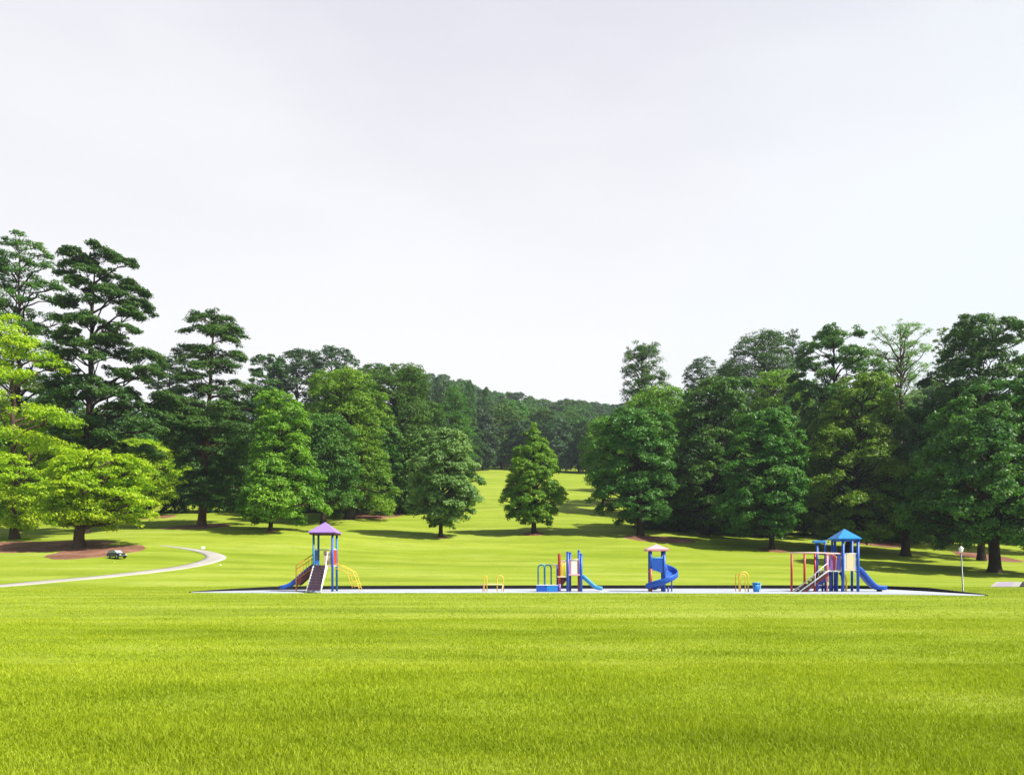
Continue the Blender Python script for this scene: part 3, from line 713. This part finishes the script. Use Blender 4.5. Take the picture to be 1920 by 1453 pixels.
# ---------------------------------------------------------------- playground equipment
U = 48.0 / F         # metres per photograph pixel at the playground
G0 = .03             # top of the safety surface
def origin(px, d=48.0): return (px - CX) * d / F, d, G0
def z(py): return (1110 - py) * U
def post(parent, x, y, z1, mat, r=.075, z0=0.0, name='post', cap=True):
    mb = MB().tube([(x, y, z0), (x, y, z1)], r, 12)
    if cap: mb.tube([(x, y, z1 - .02), (x, y, z1 + .03), (x, y, z1 + .06)], [r * 1.12, r * 1.0, r * .45], 12)
    return mb.build(name, mat, parent)
def arc(cx, y, z0, z1, hw, n=10):
    pts = [(cx - hw, y, z0)]
    for k in range(n + 1): a = math.pi - math.pi * k / n; pts.append((cx + hw * math.cos(a), y, z1 - hw + hw * math.sin(a)))
    return pts + [(cx + hw, y, z0)]
def trough(mb, pts, w, wall, th=.045, dirs=None):
    """slide chute: U section swept along pts, across = y unless dirs given"""
    fr = []
    for i, p in enumerate(pts):
        p = Vector(p); a = Vector(dirs[i]).normalized() if dirs else Vector((0, 1, 0)); t = Vector(pts[min(i + 1, len(pts) - 1)]) - Vector(pts[max(i - 1, 0)])
        t.normalize(); u = a.cross(t); u = u if u.z > 0 else -u
        h = w / 2
        ring = [p - a * h + u * wall, p - a * (h - .02) + u * (wall + .03), p - a * (h - .06) + u * wall, p - a * (h - .07) + u * .06, p - a * (h - .16), p, p + a * (h - .16), p + a * (h - .07) + u * .06,
                p + a * (h - .06) + u * wall, p + a * (h - .02) + u * (wall + .03), p + a * h + u * wall, p + a * h, p + a * (h - .14) - u * th, p - u * th, p - a * (h - .14) - u * th, p - a * h]
        fr.append(ring)
    mb.sweep(fr); return mb

# --- purple roofed tower
ox = 590
t = empty('play_tower', origin(ox), 'tall play tower with a lilac pyramid roof, purple stairs and a short blue slide', 'play tower')
X = lambda px: (px - ox) * U
xl, xr, yf, yb = X(588), X(623.3), 0, 1.2
for x_, y_, m_ in ((xl, yf, 'teal_p'), (xr, yf, 'blue_p'), (xl, yb, 'teal_p'), (xr, yb, 'teal_p')): post(t, x_, y_, z(1000), M[m_], .07, cap=False)
MB().box(xl - .03, xr + .03, yf - .03, yb + .03, z(1063), z(1060.3), .01).build('deck', M['rose_p'], t)
rf = MB().pyramid(xl - .26, xr + .26, yf - .30, yb + .26, z(1000), z(978.5), .05).build('roof', M['lilac_p'], t)
MB().box(xl - .2, xr + .2, yf - .22, yf - .17, z(1003), z(1000.1)).box(xl - .2, xr + .2, yb + .13, yb + .18, z(1003), z(1000.1)).box(xl - .2, xl - .15, yf - .17, yb + .13, z(1003), z(1000.1)).box(xr + .15, xr + .2, yf - .17, yb + .13, z(1003), z(1000.1)).build('fascia', M['maroon_p'], rf)
MB().box(X(597), X(604), yb + .10, yb + .14, z(1059), z(1033), .012).box(X(607), X(615), yb + .10, yb + .14, z(1059), z(1033), .012).box(X(604.5), X(606.5), yb + .09, yb + .12, z(1059), z(1034)).build('guard_panel', M['cream_p'], t, 'cream back panel')
MB().box(xl - .02, xl + .02, yf + .1, yb - .1, z(1059), z(1032), .01).build('guard_panel', M['blue_p'], t, 'blue left panel')
MB().box(xr + .0, xr + .04, yf + .1, yb - .1, z(1059), z(1032), .01).build('guard_panel', M['red_p'], t, 'red right panel')
MB().tube([(xl, yb, z(1030.5)), (xr, yb, z(1030.5)), (xr, yf, z(1030.5))], .03).tube([(xl, yf, z(1030.5)), (xl, yb, z(1030.5))], .03).build('top_rail', M['white_p'], t)
# stairs towards the camera
sx0, sx1 = X(588.5), X(613); ns = 9; run = 1.75
st = MB()
for k in range(ns):
    zz = z(1061) * (ns - k) / (ns + .6); yy = yf - .04 - run * (k + .5) / ns
    st.box(sx0 + .03, sx1 - .03, yy - .12, yy + .10, zz - .035, zz, .006)
    st.box(sx0 + .03, sx1 - .03, yy + .08, yy + .10, zz, zz + z(1061) / (ns + .6) - .04)
so = st.build('stairs', M['step_p'], t)
for xx in (sx0 - .02, sx1 + .02):
    q = MB().tube([(xx, yf - .02, z(1062)), (xx, yf - run, .02)], .045, 4)
    q.build('stringer', M['white_p'], so)
MB().tube([(sx1 + .06, yf - .02, z(1036)), (sx1 + .06, yf - .25, z(1044)), (sx1 + .05, yf - run * .35, z(1066)), (sx1 + .05, yf - run * .9, z(1100)), (sx1 + .05, yf - run, 0)], .028).build('handrail', M['white_p'], so)
# slide to the left, maroon upper flank, orange railing
sp = [(xl - .02, .6, z(1062)), (X(575), .6, z(1071)), (X(563), .6, z(1081.5)), (X(554), .6, z(1089.5)), (X(546), .6, z(1096.5)), (X(538), .6, z(1101)), (X(530), .6, z(1103.5)), (X(522), .6, z(1105))]
trough(MB(), sp, .62, .16).build('slide', M['blue_p'], t)
fl = MB()
for y0 in (.24, .93): fl.prism([(xl, z(1060.5)), (X(554), z(1086.5)), (X(554), z(1100)), (X(560), z(1097)), (X(578), z(1080)), (xl, z(1072))], y0, y0 + .03)
fl.build('slide_flank', M['maroon_p'], t)
ra = MB().tube([(X(553.5), .2, 0), (X(553.5), .2, z(1061)), (xl, .2, z(1038.5))], .032).tube([(X(553.5), .2, z(1068)), (xl, .2, z(1046))], .022).tube([(X(553.5), .2, z(1088)), (xl, .2, z(1064))], .025)
for k in range(6): xx = X(557.5 + 5 * k); zz = z(1088 - 24 * (4 + 5 * k) / 34.5); ra.tube([(xx, .2, zz), (xx, .2, zz + z(1110 - 20.5 - 0) * 1.0)], .016, 6)
ra.build('slide_railing', M['orange_p'], t)
# yellow curved ladder on the right
cl = MB()
for y0 in (.15, .95):
    cl.tube([(xr, y0, z(1057)), (X(640), y0, z(1062)), (X(654), y0, z(1069)), (X(661), y0, z(1073)), (X(665), y0, z(1082)), (X(670), y0, z(1097)), (X(674), y0, .0)], .02)
    cl.tube([(xr, y0, z(1066)), (X(641), y0, z(1070)), (X(651), y0, z(1076)), (X(655), y0, z(1090)), (X(660), y0, z(1103))], .015)
for zx, zz in ((640, 1062), (648, 1066), (655, 1069.5), (661, 1073), (664.5, 1081), (667, 1088), (669.5, 1095), (672, 1102)): cl.tube([(X(zx), .15, z(zz)), (X(zx), .95, z(zz))], .016, 6)
for a_, b_ in (((655, 1090), (668, 1091)), ((658, 1099), (671, 1100)), ((652, 1078), (663, 1079))): 
    for y0 in (.15, .95): cl.tube([(X(a_[0]), y0, z(a_[1])), (X(b_[0]), y0, z(b_[1]))], .014, 6)
cl.build('ladder', M['yellow_p'], t)

# --- low climbing frame with arches and slide
ox = 1075
t = empty('playset', origin(ox), 'low blue climbing frame with one red post, blue hoops and a short pale slide', 'climbing frame')
post(t, X(1064.5), 0, z(1036.5), M['blue_p'], .085); post(t, X(1089.5), 0, z(1040), M['blue_p'], .085)
post(t, X(1071.5), 1.1, z(1037), M['navy_p'], .07); post(t, X(1088), 1.1, z(1033), M['blue_p'], .07)
MB().tube([(X(1048.8), .05, z(1095)), (X(1048.8), .05, z(1040)), (X(1048.8), .05, z(1038))], [.085, .085, .05], 12).build('post', M['red_p'], t, 'red post')
MB().tube([(X(1049), .05, 0), (X(1049), .05, z(1095.5))], .09, 12).build('post_base', M['purple_p'], t)
post(t, X(1047), 1.1, z(1060), M['blue_p'], .06)
MB().box(X(1064), X(1090), -.06, 1.15, z(1080), z(1077.3), .01).build('deck', M['rose_p'], t, 'upper deck')
MB().box(X(1046), X(1063.5), -.05, 1.15, z(1083.3), z(1081), .01).build('deck', M['cream_p'], t, 'lower deck')
MB().prism([(X(1050), z(1083.4)), (X(1063), z(1083.4)), (X(1063), z(1089)), (X(1051.5), z(1103)), (X(1050), z(1103))], .25, .8).build('skirt', M['maroon_p'], t, 'dark stair housing')
MB().box(X(1066), X(1069.5), .2, .3, 0, z(1080.2)).box(X(1084), X(1087.5), .2, .3, 0, z(1080.2)).build('leg', M['maroon_p'], t)
MB().box(X(1067.2), X(1070.5), .0, .04, z(1077), z(1051.5), .01).box(X(1082.5), X(1085.8), .0, .04, z(1077), z(1051.5), .01).build('guard_panel', M['pink_p'], t, 'pink side panel')
pr = [(X(1071), z(1077)), (X(1082.2), z(1077)), (X(1082.2), z(1053))] + [(X(1076.6) + X(1080.6 - 5 + ox - 1075) * 0 + 5.6 * U * math.cos(a), z(1053) + 3.6 * U * math.sin(a)) for a in [k * math.pi / 8 for k in range(1, 8)]] + [(X(1071), z(1053))]
MB().prism(pr, .0, .04).build('guard_panel', M['white_p'], t, 'white arched panel')
MB().tube([(X(1066), 0, z(1050)), (X(1088), 0, z(1050))], .03).tube([(X(1066), 0, z(1050)), (X(1058), .02, z(1054)), (X(1052), .03, z(1059.5)), (X(1033), .05, z(1060))], .03).tube([(X(1047), 0, z(1053)), (X(1064), 0, z(1052))], .03).build('top_rail', M['rail_p'], t)
yb_ = MB()
for px in (1052.5, 1055.5, 1058.5, 1061.5): yb_.tube([(X(px), .9, z(1081)), (X(px), .9, z(1054))], .028, 6)
yb_.build('baluster', M['yellow_p'], t, 'yellow railing bars')
sp = [(X(1091), .5, z(1082.5)), (X(1097), .5, z(1087)), (X(1104), .5, z(1093)), (X(1111), .5, z(1099.5)), (X(1117), .5, z(1103.8)), (X(1123), .5, z(1105.6)), (X(1130), .5, z(1106.4))]
trough(MB(), sp, .62, .15).build('slide', M['lightblue_p'], t)
b = MB().box(X(1006), X(1045.5), -.2, .5, 0, z(1098.3), .02).build('box_base', M['blue_p'], t)
MB().box(X(1025), X(1045.4), -.215, -.203, .03, z(1098.8)).build('box_panel', M['sky_p'], b, 'lighter blue half'); MB().box(X(1005.6), X(1045.9), -.22, .52, z(1098.2), z(1096.9), .008).build('box_rim', M['white_p'], b)
for cx_, y0 in ((1015.3, -.05), (1027.5, .3)): MB().tube(arc(X(cx_), y0, z(1098), z(1059.5), 6.3 * U), .045).build('hoop', M['teal_p'], t)

# --- spiral slide tower
ox = 1233
t = empty('spiral_slide', origin(ox), 'small pink-roofed tower with a blue spiral slide curling down on its right', 'slide')
MB().pyramid(X(1213), X(1254), -.15, 1.15, z(1032), z(1020.5), .07).build('roof', M['rose_p'], t)
MB().box(X(1213), X(1254), -.153, 1.153, z(1033.6), z(1032.1)).build('fascia', M['pink_p'], t)
post(t, X(1220), 0, z(1033), M['blue_p'], .085, z(1067), cap=False); post(t, X(1245.5), 0, z(1033), M['blue_p'], .085, cap=False)
post(t, X(1222.5), .95, z(1033), M['navy_p'], .07, cap=False); post(t, X(1247), .95, z(1033), M['navy_p'], .07, cap=False)
MB().tube([(X(1220), 0, 0), (X(1220), 0, z(1067.2))], .095, 12).build('post_base', M['rust_p'], t, 'rust red lower post')
MB().box(X(1220), X(1246), -.02, 1.0, z(1070), z(1068), .01).build('deck', M['navy_p'], t)
MB().prism([(X(1222), z(1047)), (X(1243.5), z(1047)), (X(1243.5), z(1075)), (X(1240), z(1074.5)), (X(1225), z(1069.5)), (X(1222), z(1069))], -.04, .0, .008).build('guard_panel', M['blue_p'], t)
MB().tube([(X(1221.5), -.02, z(1048)), (X(1223), -.02, z(1046.6)), (X(1243.5), -.02, z(1046.8))], .035).build('top_rail', M['lightblue_p'], t)
cx_, cy_ = X(1246), .35; pts = []; dirs = []
nseg = 34
for k in range(nseg + 1):
    a = R(100) - R(262) * k / nseg; f = k / nseg
    zz = z(1069) * (1 - f) ** 1.02 + .16
    rr_ = .48 + (.10 * f)
    ox_ = -.22 * max(0, f - .75) / .25
    pts.append((cx_ + rr_ * math.cos(a) + ox_, cy_ + rr_ * math.sin(a), zz)); dirs.append((math.cos(a), math.sin(a), .12))
trough(MB(), pts, .72, .27, .05, dirs).build('slide', M['blue_p'], t)
MB().tube([(cx_ + .2, cy_ - .45, 0), (cx_ + .2, cy_ - .45, .3)], .05).tube([(cx_ + .5, cy_, 0), (cx_ + .5, cy_, z(1090))], .04).build('support', M['navy_p'], t)

# --- large combination frame, blue roof
ox = 1580
t = empty('play_tower', origin(ox), 'large play structure with a blue pyramid roof, red monkey bars and a long blue slide', 'play tower')
xl, xr, yf, yb = X(1580), X(1608), -.05, 1.15
for x_, y_ in ((xl, yf), (xr, yf)): post(t, x_, y_, z(1012), M['blue_p'], .085, cap=False)
for x_, y_ in ((xl, yb), (xr + .15, yb)): post(t, x_, y_, z(1012), M['blue_p'], .075, cap=False)
rf = MB().pyramid(xl - .36, xr + .16, yf - .18, yb + .3, z(1011.5), z(991.3), .05).build('roof', M['sky_p'], t)
MB().box(xl - .2, xr + .1, yf - .05, yf + .02, z(1015), z(1011.6)).box(xl - .2, xr + .1, yb - .02, yb + .05, z(1015), z(1011.6)).box(xl - .21, xl - .15, yf, yb, z(1014.5), z(1012)).build('fascia', M['blue_p'], rf)
MB().box(xl - .05, xr + .05, yf - .03, yb + .05, z(1071), z(1069), .01).build('deck', M['cream_p'], t, 'tower deck')
MB().box(X(1546), xl - .06, yf + .02, yb, z(1072.5), z(1070.5), .01).build('deck', M['white_p'], t, 'side deck')
MB().box(X(1585.5), X(1600), yf - .02, yf + .03, z(1069), z(1038), .03).build('guard_panel', M['cream_p'], t, 'cream front panel')
MB().box(X(1582.5), X(1585), yf - .01, yf + .02, z(1069), z(1039)).box(X(1601), X(1604), yf - .01, yf + .02, z(1069), z(1039)).build('guard_panel', M['white_p'], t, 'white side strips')
MB().tube([(xl, yf, z(1038.5)), (xr, yf, z(1038.5))], .028).build('top_rail', M['white_p'], t)
for a_, b_, m_ in ((1549, 1555, 'navy_p'), (1556, 1561, 'purple_p'), (1561.5, 1566, 'red_p'), (1569, 1573, 'navy_p'), (1573.3, 1576.5, 'purple_p')):
    MB().box(X(a_), X(b_), yf + .0, yf + .04, z(1069.5), z(1041), .01).build('guard_panel', M[m_], t)
MB().tube(arc(X(1557.5), yf - .05, z(1069), z(1040), 9.5 * U)[:-1] + [(X(1567), yf - .05, z(1069))], .026).build('hoop', M['orange_p'], t, 'orange entry hoop')
for px, y0, tp in ((1558.5, .9, 1013), (1574, 1.1, 1013), (1553, .9, 1072), (1561, .35, 1072), (1574.5, .4, 1072)): post(t, X(px), y0, z(tp), M['navy_p' if tp > 1050 else 'blue_p'], .065, cap=False)
post(t, X(1534), .15, z(1018.7), M['blue_p'], .07, cap=False)
MB().box(X(1526.5), X(1548), .0, .35, z(1018.5), z(1014), .03).build('post_cap', M['sky_p'], t)
# red bars
for px, y0, m_, bt in ((1483.2, -.1, 'red_p', 0), (1507.3, -.1, 'red_p', 0), (1529.3, .1, 'red_p', 0), (1546.3, -.35, 'pink_p', z(1091)), (1547, -.35, 'pink_p', 0)):
    if bt: post(t, X(px), y0, z(1041), M[m_], .085, bt)
    else: post(t, X(px), y0, z(1039 if px != 1547 else 1092), M[m_], .065 if px != 1547 else .04, 0, cap=False)
mb = MB().tube([(X(1479.5), -.1, z(1037)), (X(1520), -.1, z(1037)), (X(1577.5), -.02, z(1038.6))], .04)
mb.build('overhead_rail', M['rail_p'], t)
# stairs rising to the right
stt = MB(); ns = 7; pf = [(X(1492), .0)]
for k in range(ns): x0 = X(1495 + 7.0 * k); zz = z(1105.5 - 5.2 * k); pf += [(x0, zz - 5.2 * U), (x0, zz), (x0 + 7 * U - .002, zz)]
pf += [(X(1546), z(1075)), (X(1546), z(1080)), (X(1506), 0)]
stt.prism(pf, -.55, .1)
so = stt.build('stairs', M['maroon_p'], t)
for y0, dx in ((.18, 0), (-.64, 3)):
    MB().tube([(X(1488 + dx), y0, 0), (X(1541 + dx), y0, z(1071.5)), (X(1546), y0, z(1071))], .045, 6).build('stringer', M['white_p'], so)
MB().tube([(X(1491), -.7, z(1101)), (X(1541), -.7, z(1058)), (X(1546), -.5, z(1057))], .022).tube([(X(1520), -.7, z(1076)), (X(1520), -.7, z(1098))], .018).build('handrail', M['white_p'], so)
lad = MB()
for zz in (1081, 1089, 1098): lad.tube([(X(1531), .3, z(zz)), (X(1545), .3, z(zz))], .03, 6)
lad.build('ladder_rung', M['rail_p'], t)
MB().prism([(X(1530), 0), (X(1538), 0), (X(1566), z(1072.6)), (X(1552), z(1072.6)), (X(1540), z(1085))], .45, .5).build('climbing_panel', M['navy_p'], t)
pts_ = [(X(1583), .3, z(1076)), (X(1587), .3, z(1079)), (X(1590), .3, z(1085)), (X(1591.3), .3, z(1094)), (X(1590), .3, 0)]
MB().tube(pts_, .06).build('pole', M['yellow_p'], t, 'yellow curved pole'); MB().tube([(X(1581), .5, z(1074)), (X(1585.5), .5, z(1080)), (X(1587), .5, z(1092)), (X(1586), .5, 0)], .09, 10).build('tube', M['navy_p'], t)
sp = [(X(1607), .45, z(1068)), (X(1613), .45, z(1070.5)), (X(1619), .45, z(1077)), (X(1627), .45, z(1087)), (X(1635), .45, z(1096)), (X(1642), .45, z(1102)), (X(1649), .45, z(1105.2)), (X(1657), .45, z(1106)), (X(1665), .45, z(1105.5))]
sl = trough(MB(), sp, .75, .2).build('slide', M['blue_p'], t)
MB().box(X(1652), X(1658), .3, .6, 0, z(1106.5)).build('slide_foot', M['black_p'], sl)

# --- yellow bars between lilac tower and climbing frame
ox = 922
t = empty('balance_bars', origin(ox), 'pair of low yellow hoops joined by one horizontal bar', 'play bars')
MB().tube(arc(X(910.5), .0, 0, z(1080.5), 2.6 * U), .026).build('hoop', M['yellow_p'], t, 'narrow left hoop')
MB().tube([(X(908), 0, z(1095)), (X(905), -.2, 0)], .022).build('leg', M['orange_p'], t)
MB().tube(arc(X(938), .1, 0, z(1080), 5.8 * U), .03).build('hoop', M['yellow_p'], t, 'wide right hoop')
MB().tube([(X(899.5), .0, z(1097)), (X(920), .03, z(1096)), (X(942), .08, z(1096)), (X(943), .1, z(1098)), (X(940), .0, .0)], .026).build('crossbar', M['cream_p'], t)
# --- yellow hoops
ox = 1394
t = empty('climbing_hoops', origin(ox), 'cluster of slim yellow hoops beside the blue bin', 'play bars')
MB().tube(arc(X(1393.7), -.1, 0, z(1073.5), 8.4 * U), .036).build('hoop', M['yellow_p'], t, 'large hoop')
MB().tube(arc(X(1396.5), .4, 0, z(1077.5), 4.6 * U), .03).build('hoop', M['yellow_p'], t, 'small inner hoop')
MB().tube(arc(X(1389), .75, 0, z(1078), 3.2 * U), .022).build('hoop', M['orange_p'], t, 'darker back hoop')
# --- bin
ox = 1418
t = empty('litter_bin', origin(ox, 47.6), 'blue tapered bin with a pale rim and side handle standing on the playground surface', 'bin')
b = MB().tube([(0, 0, 0), (0, 0, z(1093.2))], [.17, .235], 4); 
o = b.build('body', M['sky_p'], t); o.rotation_euler.z = R(45); 
o.scale = (1.12, 1.12, 1)
b = MB().tube([(0, 0, z(1094)), (0, 0, z(1092.4))], .262, 4); o = b.build('rim', M['lightblue_p'], t); o.rotation_euler.z = R(45); o.scale = (1.1, 1.1, 1)
MB().tube([(.2, .05, z(1093)), (.28, .0, z(1095)), (.25, .0, z(1101)), (.27, -.02, 0)], .018).build('handle', M['white_p'], t)

# --- lamp post
t = empty('lamp_post', hit(1806, 1112.0), 'slim grey lamp post with a white lantern at the right end of the playground', 'lamp post')
d = t.location.y; s = d / F; hx = -4 * s
MB().tube([(0, 0, -.05), (0, 0, .12), (hx * .05, 0, .14), (hx, 0, 76 * s)], [.07, .07, .042, .036], 10).build('pole', M['grey_p'], t)
ln = MB().tube([(hx, 0, 76 * s), (hx, 0, 78 * s), (hx, 0, 83.5 * s)], [.06, .08, .135], 6).build('lantern', M['lamp_w'], t)
MB().tube([(hx, 0, 83.5 * s), (hx, 0, 84 * s), (hx, 0, 87 * s), (hx, 0, 88.5 * s)], [.15, .15, .04, .02], 6).build('cap', M['lamp_w'], ln)

# --- parked car by the mulch
p0 = hit(219, 1047)
t = empty('parked_car', (p0.x, p0.y, p0.z + .02), 'small black car with pale windscreen parked by the red mulch', 'car', rz=R(-32))
cs = 2.1 / 4.2
def sc(l): return [(a * cs, b_ * cs) for a, b_ in l]
body = [(-2.05, .35), (-2.1, .75), (-1.95, 1.0), (-1.1, 1.05), (.75, 1.02), (1.75, .88), (2.1, .7), (2.12, .35)]
bo = MB().prism(sc(body), -.85 * cs, .85 * cs, .03).build('body', M['carblack'], t)
cab = [(-1.9, 1.0), (-1.55, 1.48), (-.6, 1.6), (.1, 1.55), (.95, 1.02)]
c_ = MB().prism(sc(cab), -.74 * cs, .74 * cs, .02).build('cabin', M['carblack'], t)
MB().prism(sc([(.12, 1.53), (.17, 1.57), (1.02, 1.06), (.96, 1.0)]), -.66 * cs, .66 * cs).build('windscreen', M['glass'], c_)
for sgn in (-1, 1):
    y0, y1 = sorted((sgn * .742 * cs, sgn * .758 * cs))
    MB().prism(sc([(-1.55, 1.08), (-1.35, 1.42), (-.55, 1.5), (-.55, 1.08)]), y0, y1).build('side_window', M['glass'], c_)
    MB().prism(sc([(-.45, 1.08), (-.45, 1.5), (.05, 1.46), (.72, 1.08)]), y0, y1).build('side_window', M['glass'], c_)
    MB().box(2.06 * cs, 2.15 * cs, min(sgn * .75, sgn * .42) * cs, max(sgn * .75, sgn * .42) * cs, .62 * cs, .76 * cs, .01).build('headlight', M['lamp_w'], t)
    for wx in (-1.3, 1.35):
        w = MB().tube([(wx * cs, sgn * .62 * cs, .33 * cs), (wx * cs, sgn * .88 * cs, .33 * cs)], .33 * cs, 18).build('wheel', M['tyre'], t)
        MB().tube([(wx * cs, sgn * .87 * cs, .33 * cs), (wx * cs, sgn * .895 * cs, .33 * cs)], .2 * cs, 14).build('rim', M['rim'], w)
MB().box(2.08 * cs, 2.14 * cs, -.38 * cs, .38 * cs, .5 * cs, .68 * cs, .008).build('grille', M['grey_p'], t)

# --- small signs and stones by the path
p0 = hit(381, 1031.5); s = p0.y / F
t = empty('sign_board', p0, 'little white board on two short legs at the bend of the path', 'sign')
MB().box(-3.2 * s, 3.2 * s, -.03, .03, 2.2 * s, 7.5 * s, .01).build('board', M['lamp_w'], t)
for dx in (-2.4, 1.8): MB().box(dx * s, (dx + .7) * s, -.02, .02, -.05, 2.3 * s).build('leg', M['grey_p'], t)
def stone(px, py, r_, label):
    p0 = hit(px, py); bm = bmesh.new(); bmesh.ops.create_icosphere(bm, subdivisions=2, radius=r_ * p0.y / F)
    rs = random.Random(px)
    for v in bm.verts: v.co *= rs.uniform(.85, 1.12); v.co.z *= .7
    me = bpy.data.meshes.new('stone'); bm.to_mesh(me); bm.free(); me.materials.append(M['lamp_w'])
    o = bpy.data.objects.new('stone', me); COL.objects.link(o); o.location = (p0.x, p0.y, p0.z + r_ * .4 * p0.y / F); tag(o, label, 'stone')
stone(413, 1060, 1.9, 'small white stone on the grass right of the path bend')
stone(215, 1054, .8, 'tiny white stone on the grass just below the black car')

# --- paved ramp at the right edge
A_ = [hit(1858, 1099.8), hit(1932, 1101)]; B_ = [hit(1876, 1092.2), hit(1946, 1092.2)]
def slab(name, fx0, fx1, bx0, bx1, h, mat, lift, parent=None):
    c = [hit(fx0, 1100.3), hit(fx1, 1100.3), hit(bx1, 1091.6), hit(bx0, 1091.6)]
    bm = bmesh.new(); lo = [bm.verts.new((p_.x, p_.y, p_.z - .1)) for p_ in c]; up = [bm.verts.new((p_.x, p_.y, p_.z + h + lift)) for p_ in c]
    bm.faces.new(lo[::-1]); bm.faces.new(up)
    for k in range(4): bm.faces.new((lo[k], lo[(k + 1) % 4], up[(k + 1) % 4], up[k]))
    me = bpy.data.meshes.new(name); bm.to_mesh(me); bm.free(); me.materials.append(mat)
    o = bpy.data.objects.new(name, me); COL.objects.link(o)
    if parent: o.parent = parent
    return o
e = empty('paved_pad', (0, 0, 0), 'grey-lilac paved pad with white borders on the grass at the right edge', 'paved pad')
slab('surface', 1866, 1896.5, 1874, 1903, .05, M['asphalt'], 0, e); slab('border', 1857, 1865.8, 1868, 1873.8, .05, M['concrete'], 0, e); slab('border', 1896.7, 1911, 1903.2, 1917, .05, M['concrete'], 0, e)
slab('surface', 1911.3, 1990, 1917.3, 1996, .05, M['black_p'], .0, e)

# ---------------------------------------------------------------- light, sky, camera
EL, AZ = R(48), R(112)      # sun elevation; azimuth clockwise from the viewing direction (to the right, slightly behind)
sd = Vector((math.sin(AZ) * math.cos(EL), math.cos(AZ) * math.cos(EL), math.sin(EL)))
sl = bpy.data.lights.new('sun', 'SUN'); sl.energy = 5.0; sl.angle = R(.6); sl.color = (1.0, .95, .86)
so = bpy.data.objects.new('sun', sl); COL.objects.link(so); so.rotation_euler = (-sd).to_track_quat('-Z', 'Y').to_euler(); so.location = (60, 0, 80)
EXPO = .82
W = bpy.data.worlds.new('World'); S.world = W; W.use_nodes = True; nt = W.node_tree; nt.nodes.clear(); L = nt.links
sky = nt.nodes.new('ShaderNodeTexSky'); sky.sky_type = 'NISHITA'; sky.sun_disc = False; sky.sun_elevation = EL; sky.sun_rotation = AZ
sky.air_density = 1.0; sky.dust_density = 1.5
tc = N(nt, 'ShaderNodeTexCoord'); sx = N(nt, 'ShaderNodeSeparateXYZ'); L.new(tc.outputs['Generated'], sx.inputs[0])
def val(op, a, b=None):
    n = nt.nodes.new('ShaderNodeMath'); n.operation = op
    for i_, v in enumerate((a, b)):
        if v is None: continue
        if hasattr(v, 'is_output'): L.new(v, n.inputs[i_])
        else: n.inputs[i_].default_value = v
    return n.outputs[0]
n1 = noise(nt, tc.outputs['Generated'], 1.6, 5, .5, (1, 1, 2.6)); n2 = noise(nt, tc.outputs['Generated'], 1.0, 3, .5, (1.2, .9, 2.2))
# bright veil kept to the view; clearer sky elsewhere, dimmed to cut fill
front = maprange(nt, sx.outputs['Y'], .30, .68, 0, 1)
lowz = maprange(nt, sx.outputs['Z'], .85, .60, 0, 1)
cover = val('MULTIPLY', front, lowz); cover = maprange(nt, cover, 0, 1, .12, .985)
e_ = 2 ** -EXPO
hz = ramp(nt, [(0, (1.08 * e_, 1.08 * e_, 1.10 * e_)), (.26, (1.02 * e_, 1.02 * e_, 1.05 * e_)), (.42, (.91 * e_, .905 * e_, .96 * e_)), (.62, (.76 * e_, .76 * e_, .85 * e_)), (1, (.6 * e_, .62 * e_, .72 * e_))]); L.new(sx.outputs['Z'], hz.inputs[0])
c = mixc(nt, maprange(nt, n1.outputs[0], .46, .66, 0, .5), hz.outputs[0], (1.04 * e_, 1.04 * e_, 1.06 * e_))
rt = val('MULTIPLY', maprange(nt, sx.outputs['X'], .1, .5, 0, 1), maprange(nt, n2.outputs[0], .38, .6, .25, 1))
c = mixc(nt, val('MULTIPLY', rt, .8), c, (.90 * e_, .985 * e_, 1.03 * e_))
skyc = mixc(nt, 1.0, sky.outputs[0], (.075, .075, .075), 'MULTIPLY')
c = mixc(nt, cover, skyc, c)
bg = N(nt, 'ShaderNodeBackground', Strength=1.0); L.new(c, bg.inputs[0])
wo = N(nt, 'ShaderNodeOutputWorld'); L.new(bg.outputs[0], wo.inputs[0])

hm, ht = new_mat('haze'); vol = ht.nodes.new('ShaderNodeVolumePrincipled'); vol.inputs['Color'].default_value = (.80, .88, 1, 1); vol.inputs['Density'].default_value = .0002; vol.inputs['Anisotropy'].default_value = .2
ho = ht.nodes.new('ShaderNodeOutputMaterial'); ht.links.new(vol.outputs[0], ho.inputs['Volume'])
hz_ = MB().box(-7000, 7000, -4000, 7000, -1, 160).build('haze', hm); tag(hz_, kind='stuff')
cam = bpy.data.cameras.new('camera'); co = bpy.data.objects.new('camera', cam); COL.objects.link(co); S.camera = co
co.location = (0, 0, EYE); co.rotation_euler = (R(90), 0, 0)
cam.sensor_width = 36; cam.sensor_fit = 'HORIZONTAL'; cam.lens = 36 * F / 1920; cam.shift_y = (HY - 726.5) / 1920; cam.clip_end = 12000; cam.clip_start = .1
S.render.engine = 'CYCLES'; S.render.resolution_x = 1024; S.render.resolution_y = 774
S.cycles.max_bounces = 6; S.cycles.volume_bounces = 0; S.cycles.transparent_max_bounces = 4; S.cycles.diffuse_bounces = 3; S.cycles.glossy_bounces = 2; S.cycles.transmission_bounces = 3
S.view_settings.view_transform = 'Standard'; S.view_settings.look = 'None'; S.view_settings.exposure = EXPO; S.view_settings.gamma = 1
